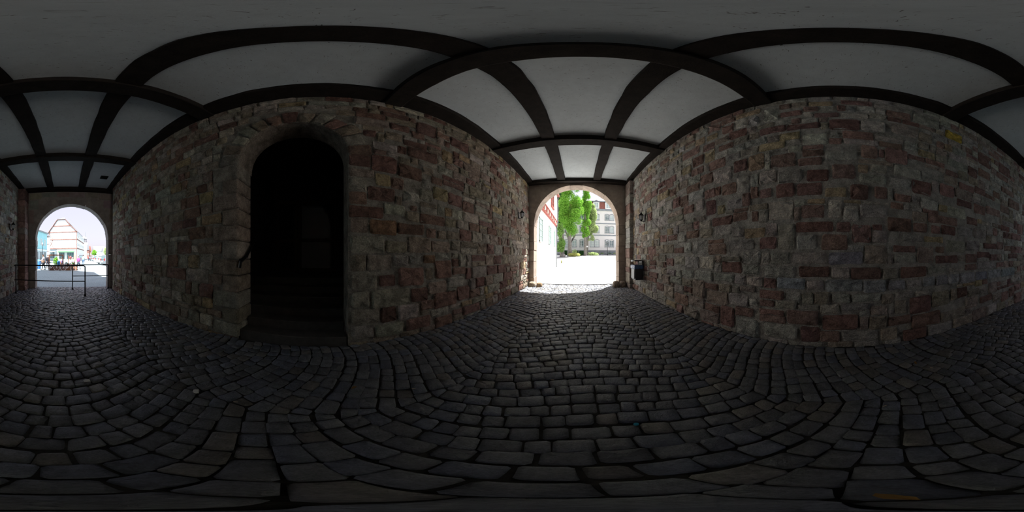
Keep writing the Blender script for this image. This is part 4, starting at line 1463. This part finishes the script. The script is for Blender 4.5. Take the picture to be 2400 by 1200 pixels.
for z in (1, 3.6, 6.2):
    casement(nh, (.6, 0, z), (1, 0, 0), 1.1, 1.7, (0, 1, 0), 'beam_brown', 'pane', 2, 2, depth=.08)
    MB().box((-.2, -.05, z + 2.35), (2.6, .12, z + 2.6)).build('beam', 'beam_brown', nh)

# church tower, spire, street houses at the far end
tw = thing('white_tower', 'square white tower with a dark louvred belfry down the street', 'tower', (-10.8, -100, GZ), math.radians(-8))
MB().box((-1.6, -1.6, 0), (1.6, 1.6, 10.0)).build('shaft', 'tower_render', tw)
MB().box((-1.5, -1.5, 10.0), (1.5, 1.5, 12.4)).build('belfry', 'louvre', tw)
for i in range(3):
    for s in (-1, 1):
        MB().box((-1.35 + i * 1.0, s * 1.5 - .06, 10.2), (-1.35 + i * 1.0 + .7, s * 1.5 + .06, 12.2)).build('louvre', 'slate', tw)
MB().lathe([(2.5, 12.4), (2.4, 12.6), (.9, 13.8), (.1, 14.2)], 4, ph=math.pi / 4).build('cap_roof', 'tower_render', tw)
sp = thing('church_spire', 'needle-thin dark church spire rising behind the white tower', 'spire', (-14.6, -125, GZ))
MB().box((-1.4, -1.4, 0), (1.4, 1.4, 12)).build('tower', 'tower_render', sp)
MB().lathe([(1.3, 12), (.5, 15), (.05, 21.5)], 8).build('spire', 'slate', sp)
for i, (b, d, h, w, lab, mw) in enumerate(((-7.55, 112, 9.8, 1.3, 'tall narrow gabled house at the far end of the street', 'beam_brown'), (-8.3, 132, 10.0, 1.5, 'brown gabled house beyond the tower in the street', 'beam_brown'), (-11.6, 128, 9.5, 9, 'low grey-roofed house behind the parked cars', 'tower_render'), (-14.8, 122, 8.6, 8, 'pale house behind trees at the edge of the square', 'tower_render'))):
    x, y = rel(b, d)
    # bearings are measured so that negative lies on the side of the left wall
    o = thing('street_house', lab, 'house', (x, y, GZ), 0, 'houses at the end of the street')
    MB().box((-w / 2, -6, 0), (w / 2, 0, h * .6)).build('wall', mw, o)
    m = MB()
    if i < 2:
        m.prism([(-w / 2 - .3, h * .6), (w / 2 + .3, h * .6), (0, h)], 1, -6.3, .3)
    else:
        m.prism([(-6.4, h * .6), (.5, h * .6), (-3, h)], 0, -w / 2 - .3, w / 2 + .3)
    m.build('roof', 'slate' if i != 1 else 'roof_red', o)
    for k in range(max(1, int(w / 2))):
        casement(o, (-w / 2 + .2 + k * 2, 0, h * .25), (1, 0, 0), .9, 1.2, (0, 1, 0), 'window_white', 'pane', 2, 1, depth=.06)
x, y = rel(-9.8, 100)
tree('round bright green tree at the end of the street', x, y, 4, .25, lambda g: crown(g, 0, 0, 2.2, 5.2, [(0, 1.2), (.5, 1.9), (1, 1.0)], 24), 'leaf_green', 4000, .2, 51)
x, y = rel(-14.0, 92)
tree('pale tree behind the parked cars', x, y, 4, .2, lambda g: crown(g, 0, 0, 2.6, 6.2, [(0, 1.3), (.5, 2.2), (1, 1.2)], 24), 'leaf_pale', 3500, .2, 52)

# street lamp
x, y = rel(8.45, 36)
sl = thing('street_lamp', 'slim dark street lamp before the turquoise house', 'street lamp', (x, y, GZ))
MB().lathe([(.14, 0), (.14, .3), (.07, .6), (.05, 3.9)], 8).build('post', 'rail_metal', sl)
MB().lathe([(.05, 3.9), (.14, 4.0), (.22, 4.4), (.26, 4.42), (.1, 4.7), (.02, 4.9)], 6).build('lantern_head', 'zinc', sl)


# ---------------------------------------------------------------- terrace, bicycles, cars, people
def wheel(o, x, z, r, mat_, n=20):
    m = MB()
    m.tube([(x + r * math.cos(6.2832 * i / n), 0, z + r * math.sin(6.2832 * i / n)) for i in range(n)], .022, 6, closed=True)
    w = m.build('wheel', mat_, o)
    s = MB()
    for i in range(8):
        t = 6.2832 * i / 8
        s.tube([(x, 0, z), (x + r * math.cos(t), 0, z + r * math.sin(t))], .005, 4)
    s.build('spokes', mat_, w)


def bicycle(label, loc, rz, mat_, mtyre, basket=False, group=None):
    o = thing('bicycle', label, 'bicycle', loc, rz, group)
    wheel(o, -.60, .37, .36, mtyre)
    wheel(o, .60, .37, .36, mtyre)
    f = MB()
    A, B, C_, D, E_ = (-.60, 0, .37), (-.1, 0, .34), (-.25, 0, .95), (.42, 0, .92), (.60, 0, .37)
    for p, q in ((A, B), (B, C_), (A, C_), (C_, D), (B, D), (D, E_)):
        f.tube([p, q], .022, 6)
    f.build('frame', mat_, o)
    MB().tube([(.42, 0, .92), (.40, 0, 1.1), (.36, .28, 1.12), (.22, .32, 1.1)], .016, 6).tube([(.40, 0, 1.1), (.36, -.28, 1.12), (.22, -.32, 1.1)], .016, 6).build('handlebar', mat_, o)
    MB().bbox((-.40, -.09, 1.02), (-.14, .09, 1.09), .03).build('saddle', 'rubber_dark', o)
    if basket:
        MB().loft([[(.5, -.12, 1.0), (.8, -.12, 1.0), (.8, .12, 1.0), (.5, .12, 1.0)], [(.46, -.16, 1.25), (.85, -.16, 1.25), (.85, .16, 1.25), (.46, .16, 1.25)]]).build('basket', 'parasol_cloth', o)
    return o


TY = -20.2          # front of the timber terrace
te = thing('timber_terrace', 'red-brown timber terrace enclosure with frame on the market square', 'terrace', (.50, TY, GZ))
# local x: + towards the pier side (picture left)
for i in range(12):
    x = 1.75 - .17 * i
    MB().box((x - .16, -.06, 0), (x, .0, .62)).build('plank', 'terrace_panel', te)
for i in range(10):
    x = -.32 - .15 * i
    MB().box((x - .13, -.06, 0), (x, .02, .62)).build('slat', 'terrace_wood', te)
MB().box((-1.8, -.09, .02), (1.74, -.062, .60)).build('backing_board', 'terrace_panel', te)
MB().box((-1.85, -.12, .60), (1.78, .06, .68)).build('top_rail', 'terrace_wood', te)
MB().box((-1.85, -1.9, .0), (-1.78, -.06, .62)).build('side_panel', 'terrace_wood', te)
MB().box((1.72, -1.9, .0), (1.78, -.06, .62)).build('side_panel', 'terrace_panel', te)
for x in (1.66, -.05):
    MB().box((x - .07, -.14, .62), (x + .07, .0, 1.98)).build('frame_post', 'terrace_wood', te)
MB().box((-.125, -.145, 1.86), (1.735, .005, 2.0)).build('frame_beam', 'terrace_wood', te)
MB().box((-.12, -1.7, 1.88), (-.0, -.145, 1.98)).build('frame_beam', 'terrace_wood', te)
for x in (-.75,):
    MB().box((x - .05, -1.75, .0), (x + .05, -1.65, 1.9)).build('frame_post', 'terrace_wood', te)
bicycle('white painted bicycle fixed to the dark end of the timber terrace', (1.80, TY + .26, GZ), math.pi, 'white_paint', 'white_paint', group='white bicycles on the terrace front')
bicycle('white painted bicycle fixed to the middle of the timber terrace', (-.20, TY + .26, GZ), math.pi, 'white_paint', 'white_paint', group='white bicycles on the terrace front')
bicycle('black bicycle with basket pushed by the person in the white shirt', (3.55, -20.3, GZ), math.pi * .93, 'rubber_dark', 'tyre', True)
bl = MB().lathe([(.17, 0), (.20, .08), (.20, .42), (.17, .52), (.09, .6), (.04, .66)], 12)
tag(bl.build('barrel', 'blue_plastic', loc=(1.02, -20.9, GZ + .62), smooth=True), 'blue barrel standing inside the timber terrace', 'barrel')
b2 = MB().lathe([(.24, 0), (.30, .15), (.32, .6), (.30, 1.1), (.25, 1.3), (.10, 1.34)], 14)
tag(b2.build('rain_barrel', 'blue_plastic', loc=(3.85, -22.3, GZ), smooth=True), 'tall blue barrel standing behind the pushed bicycle', 'barrel')
st_ = MB().bbox((.62, -21.2, GZ), (1.42, -20.6, GZ + .615), .02)
tag(st_.build('bench_box', 'terrace_panel'), 'dark timber bench box carrying the blue barrel', 'bench')
rp2 = random.Random(60)
pt = thing('potted_plant', 'leafy green plant in a pot behind the terrace frame', 'plant', (1.45, -21.7, GZ))
MB().lathe([(.2, 0), (.28, .6), (.26, .62)], 12).build('pot', 'terrace_panel', pt)
leaves('foliage', 'leaf_green', pt, [(0, 0, 1.1, .35, .35, .55), (-.1, 0, 1.5, .2, .2, .3)], 500, .10, rp2)
for i, (x, lab) in enumerate(((-.55, 'flower trough with dark leaves on the terrace rail by the frame post'), (-1.2, 'flower trough with dark leaves at the free end of the terrace rail'))):
    o = thing('flower_trough', lab, 'planter', (.50 + x, TY - .03, GZ + .68), 0, 'flower troughs on the terrace rail')
    MB().box((-.28, -.1, 0), (.28, .1, .14)).build('trough', 'terrace_panel', o)
    leaves('plants', 'leaf_dark', o, [(0, 0, .2, .28, .12, .12)], 260, .06, rp2)
for i, (x, y, lab) in enumerate(((.0, -23.6, 'round white cafe table in the terrace'),)):
    o = thing('cafe_table', lab, 'table', (x, y, GZ))
    MB().lathe([(.42, .78), (.42, .81)], 14).build('table_top', 'white_paint', o)
    MB().lathe([(.25, 0), (.24, .03), (.03, .06), (.03, .78)], 10).build('pedestal', 'rail_metal', o)
pa = thing('closed_parasol', 'closed orange-brown parasol standing behind the terrace', 'parasol', (-1.3, -26, GZ))
MB().lathe([(.3, 0), (.3, .08), (.03, .1), (.03, 2.4)], 10).build('pole', 'rail_metal', pa)
MB().lathe([(.06, 1.0), (.17, 1.1), (.14, 1.9), (.05, 2.45), (.02, 2.5)], 8).build('canopy', 'parasol_cloth', pa)


def person(label, loc, rz, h, shirt, trousers, hair, pose='stand', long_sleeve=False, seat=.5, skirt=False):
    """local +y is where the person faces"""
    o = thing('person', label, 'person', loc, rz)
    s = h / 1.75
    J = {}
    hip = .93
    if pose == 'sit':
        hip = seat / s + .09
    J['pel'] = (0, 0, hip)
    J['che'] = (0, .02 if pose != 'lean' else .12, hip + .40)
    J['nek'] = (0, .03 if pose != 'lean' else .2, hip + .56)
    J['ne2'] = tuple(Vector(J['che']) * .35 + Vector(J['nek']) * .65)
    J['hd0'] = (0, .05 if pose != 'lean' else .24, hip + .63)
    J['hd1'] = (0, .06 if pose != 'lean' else .27, hip + .79)
    for sd, q in ((-1, 'l'), (1, 'r')):
        J['sh' + q] = (.19 * sd, J['nek'][1] - .02, hip + .50)
        sw = {'walk': .16 * sd, 'push': .30, 'stand': .02, 'sit': .22, 'lean': .3}[pose]
        J['el' + q] = (.24 * sd, J['nek'][1] + sw * .5, hip + .24)
        J['wr' + q] = (.22 * sd, J['nek'][1] + sw + (.12 if pose in ('push', 'sit') else .05), hip + (.14 if pose in ('push', 'sit', 'lean') else .0))
        J['pm' + q] = (.21 * sd, J['wr' + q][1] + .05, J['wr' + q][2] - (.06 if pose not in ('push', 'sit') else .02))
        J['hp' + q] = (.10 * sd, 0, hip - .04)
        st = {'walk': -.24 * sd, 'push': -.20 * sd}.get(pose, 0)
        if pose == 'sit':
            J['kn' + q] = (.13 * sd, .45, hip - .02)
            J['an' + q] = (.13 * sd, .42, .08)
        else:
            J['kn' + q] = (.11 * sd, st * .6 + .04, .50)
            J['an' + q] = (.11 * sd, st, .09 + (.03 if st < 0 else 0))
        J['to' + q] = (.12 * sd, J['an' + q][1] + .16, .035 + (J['an' + q][2] - .09))
    rad = dict(pel=.135, che=.150, nek=.055, ne2=.10, hd0=.075, hd1=.088, sh=.068, el=.046, wr=.032, pm=.034, hp=.098, kn=.062, an=.042, to=.036)

    def skin(name, names, edges, rfac, m, extra=None, rmin=None):
        pts = [Vector(J[n]) * s for n in names]
        rr = [(rad.get(n) or rad.get(n[:2])) * s * rfac for n in names]
        ed = [(names.index(a), names.index(b)) for a, b in edges]
        if extra:
            for base, p, r in extra:
                pts.append(Vector(p) * s)
                rr.append(r * s)
                ed.append((names.index(base) if isinstance(base, str) else len(names) + base, len(pts) - 1))
        me = bpy.data.meshes.new(name)
        me.from_pydata([tuple(p) for p in pts], ed, [])
        mt_ = M[m] if isinstance(m, str) else m
        me.materials.append(mt_)
        ob = bpy.data.objects.new(name, me)
        COL.objects.link(ob)
        ob.parent = o
        md = ob.modifiers.new('skin', 'SKIN')
        for i, sv in enumerate(me.skin_vertices[0].data):
            sv.radius = (rr[i], rr[i])
            sv.use_root = (i == 0)
        md.use_smooth_shade = True
        sd_ = ob.modifiers.new('sub', 'SUBSURF')
        sd_.levels = 1
        sd_.render_levels = 1
        return ob
    fingers = []
    for sd, q in ((-1, 'l'), (1, 'r')):
        p = Vector(J['pm' + q])
        w = Vector(J['wr' + q])
        d = (p - w).normalized()
        side = Vector((0, 1, 0)) if abs(d.y) < .7 else Vector((sd, 0, 0))
        for k, (of, ln) in enumerate(((-.024, .060), (-.008, .072), (.008, .075), (.024, .066))):
            b0 = p + side * of + d * .02
            fingers.append(('pm' + q, tuple(b0 + d * ln * .6), .0085))
            fingers.append((len(fingers) - 1, tuple(b0 + d * ln + Vector((-sd * .015, 0, 0))), .0075))
        fingers.append(('wr' + q, tuple(w + d * .03 + side * .04), .0095))
        fingers.append((len(fingers) - 1, tuple(w + d * .07 + side * .055), .0085))
    names = ['pel', 'che', 'nek', 'hd0', 'hd1', 'shl', 'ell', 'wrl', 'pml', 'shr', 'elr', 'wrr', 'pmr', 'hpl', 'knl', 'anl', 'tol', 'hpr', 'knr', 'anr', 'tor']
    E0 = [('pel', 'che'), ('che', 'nek'), ('nek', 'hd0'), ('hd0', 'hd1')]
    for q in 'lr':
        E0 += [('che', 'sh' + q), ('sh' + q, 'el' + q), ('el' + q, 'wr' + q), ('wr' + q, 'pm' + q), ('pel', 'hp' + q), ('hp' + q, 'kn' + q), ('kn' + q, 'an' + q), ('an' + q, 'to' + q)]
    skin('body', names, E0, 1.0, 'skin', fingers)
    ms = mat('cloth_%s' % loc[0], shirt, .85, nz=(20, .08))
    mtr = mat('cloth_%s_legs' % loc[0], trousers, .85, nz=(20, .08))
    nm = ['pel', 'che', 'ne2', 'shl', 'ell', 'shr', 'elr'] + (['wrl', 'wrr'] if long_sleeve else [])
    ed = [('pel', 'che'), ('che', 'ne2'), ('che', 'shl'), ('shl', 'ell'), ('che', 'shr'), ('shr', 'elr')] + ([('ell', 'wrl'), ('elr', 'wrr')] if long_sleeve else [])
    skin('shirt', nm, ed, 1.3, ms)
    skin('trousers', ['pel', 'hpl', 'knl', 'anl', 'hpr', 'knr', 'anr'], [('pel', 'hpl'), ('hpl', 'knl'), ('knl', 'anl'), ('pel', 'hpr'), ('hpr', 'knr'), ('knr', 'anr')], 1.18, mtr)
    hx = Vector(J['hd1']) * s
    MB().ball((hx.x, hx.y - .02 * s, hx.z + .015 * s), (.098 * s, .105 * s, .10 * s)).build('hair', hair, o, smooth=True)
    fz = hx.z - .035 * s
    MB().ball((hx.x, hx.y + .092 * s, fz - .02 * s), (.014 * s, .022 * s, .024 * s), 6, 4).build('nose', 'skin', o)
    for sd in (-1, 1):
        MB().ball((hx.x + sd * .088 * s, hx.y, fz - .01 * s), (.014 * s, .022 * s, .034 * s), 6, 4).build('ear', 'skin', o)
        MB().ball((hx.x + sd * .032 * s, hx.y + .084 * s, fz + .012 * s), .011 * s, 6, 4).build('eye', 'hair_dark', o)
    MB().ball((hx.x, hx.y + .080 * s, fz - .066 * s), (.026 * s, .009 * s, .007 * s), 6, 4).build('mouth', 'lips', o)
    for q in 'lr':
        a, t = Vector(J['an' + q]) * s, Vector(J['to' + q]) * s
        MB().tube([tuple(a + Vector((0, -.04 * s, -.055 * s))), tuple((a + t) / 2 + Vector((0, 0, -.025 * s))), tuple(t + Vector((0, .04 * s, 0)))], [.048 * s, .052 * s, .036 * s], 8).build('shoe', 'rubber_dark', o, smooth=True)
    return o


PH = 1.95
person('person in a white shirt and dark trousers pushing a bicycle', (2.95, -20.85, GZ), math.radians(-80), PH, (.75, .72, .78), (.03, .035, .05), 'hair_dark', 'push')
person('person in a purple top walking past the end of the terrace', (-1.66, -22.3, GZ), math.radians(200), PH * .93, (.42, .10, .30), (.08, .10, .16), 'hair_grey', 'walk', True)
person('person in a pale turquoise top and blue jeans walking across the square', (-3.2, -31, GZ), math.radians(170), PH, (.40, .75, .70), (.06, .12, .22), 'hair_dark', 'walk')
person('person in a red top standing near the shop awning', (-1.04, -44, GZ), math.radians(20), PH, (.65, .05, .08), (.05, .05, .06), 'hair_dark', 'stand')
person('person in dark clothes standing behind the terrace frame', (2.66, -22.8, GZ), math.radians(30), PH, (.03, .03, .04), (.03, .03, .05), 'hair_dark', 'stand', True)
chairs = []
for i, (x, y, rz, sh, lab, hair) in enumerate(((-.55, -23.0, -.9, (.45, .55, .80), 'seated person in a light blue shirt at the terrace table', 'hair_dark'), (-.94, -24.2, -1.9, (.78, .76, .80), 'seated person in a white shirt beside the closed parasol', 'hair_grey'), (.75, -24.6, 2.2, (.20, .16, .32), 'seated person in a violet top across the terrace table', 'hair_dark'))):
    person(lab, (x, y, GZ), rz, PH, sh, (.06, .06, .08), hair, 'sit', seat=.52)
    o = thing('cafe_chair', ('brown cafe chair under the person in light blue', 'brown cafe chair under the person in the white shirt by the parasol', 'brown cafe chair under the person in the violet top')[i], 'chair', (x, y, GZ), rz, 'chairs in the terrace')
    MB().bbox((-.24, -.24, .44), (.24, .26, .49), .02).build('seat', 'terrace_wood', o)
    MB().bbox((-.24, -.30, .62), (.24, -.26, 1.0), .02).build('backrest', 'terrace_wood', o)
    for sx in (-1, 1):
        for yy, hh in ((-.27, 1.0), (.22, .46)):
            MB().tube([(sx * .22, yy, 0), (sx * .22, yy, hh)], .018, 6).build('leg', 'rail_metal', o)


def car(label, loc, rz, mbody, van=False):
    """local +x is the front"""
    o = thing('car', label, 'car', loc, rz, 'cars parked on the square')
    H = 2.05 if van else 1.65
    prof = [(-2.35, .35), (-2.42, .75), (-2.36, 1.05), (-2.15, H - .1), (-1.9, H), (.35, H), (.75, H - .06), (1.45, 1.12), (2.2, .98), (2.42, .72), (2.4, .35)]
    rings = []
    for y, ins in ((-1.0, .10), (-.93, .02), (-.5, 0), (.5, 0), (.93, .02), (1.0, .10)):
        rr = []
        for x, z in prof:
            k = 1 - ins * .5 * (1 if z > .9 else .4)
            tz = max(0, z - 1.05) / (H - 1.05)
            rr.append((x * k, y * (1 - .16 * tz), .35 + (z - .35) * (1 - ins * .12)))
        rings.append(rr)
    MB().loft(rings).build('body', mbody, o, smooth=False)
    for sd in (-1, 1):
        for xa, xb, xc_, xd in ((-2.02, -1.75, -.75, -.75), (-.66, -.66, .42, .42), (.5, .5, 1.32, .72)):
            z0_, z1_ = 1.10, H - .16
            y0_, y1_ = sd * 1.005, sd * .88
            MB().add([(xa, y0_, z0_), (xc_, y0_, z0_), (xd, y1_, z1_), (xb, y1_, z1_), (xa, y0_ * .97, z0_), (xc_, y0_ * .97, z0_), (xd, y1_ * .96, z1_), (xb, y1_ * .96, z1_)],
                     [(0, 1, 2, 3), (7, 6, 5, 4), (0, 4, 5, 1), (1, 5, 6, 2), (2, 6, 7, 3), (3, 7, 4, 0)]).build('side_window', 'pane', o)
        MB().bbox((-2.46, sd * .70, .95), (-2.28, sd * .95, 1.35), .03).build('tail_light', 'tail_red', o)
        MB().bbox((2.2, sd * .60, .72), (2.42, sd * .92, .9), .03).build('head_light', 'lamp_glass', o)
        for x in (-1.45, 1.5):
            w = MB()
            w.loft([[(x + r * math.cos(6.2832 * i / 16), y, .36 + r * math.sin(6.2832 * i / 16)) for i in range(16)] for r, y in ((.30, sd * .80), (.36, sd * .82), (.36, sd * 1.0), (.30, sd * 1.02))])
            wo = w.build('wheel', 'tyre', o)
            MB().loft([[(x + r * math.cos(6.2832 * i / 12), y, .36 + r * math.sin(6.2832 * i / 12)) for i in range(12)] for r, y in ((.24, sd * 1.0), (.22, sd * 1.03), (.05, sd * 1.035))]).build('hubcap', 'hub', wo)
    MB().add([(-2.40, -.78, 1.16), (-2.40, .78, 1.16), (-2.20, .70, H - .2), (-2.20, -.70, H - .2), (-2.3, -.78, 1.16), (-2.3, .78, 1.16), (-2.1, .7, H - .2), (-2.1, -.7, H - .2)],
             [(0, 1, 2, 3), (7, 6, 5, 4), (0, 4, 5, 1), (1, 5, 6, 2), (2, 6, 7, 3), (3, 7, 4, 0)]).build('rear_window', 'pane', o)
    MB().bbox((-2.50, -.30, .62), (-2.40, .30, .76), .01).build('number_plate', 'white_paint', o)
    return o


def at_bearing(b, d):
    x, y = rel(b, d)
    return (x, y, GZ)


car('silver estate car parked broadside nearest the gate', (-9.1, -30.9, GZ), math.radians(194), 'car_silver', True)
car('white car with red tail lights behind the silver estate', (-9.2, -37.2, GZ), math.radians(197), 'car_white')
car('white van third in the parked row', (-9.9, -44, GZ), math.radians(197), 'car_white', True)
car('grey car far along the parked row', (-10.6, -53, GZ), math.radians(200), 'car_silver')
car('dark car parked at the end of the street', at_bearing(-8.9, 62), math.radians(250), 'car_dark')
car('dark blue van parked against the side of the half-timbered house', at_bearing(-5.2, 60), math.radians(258), 'car_dark', True)
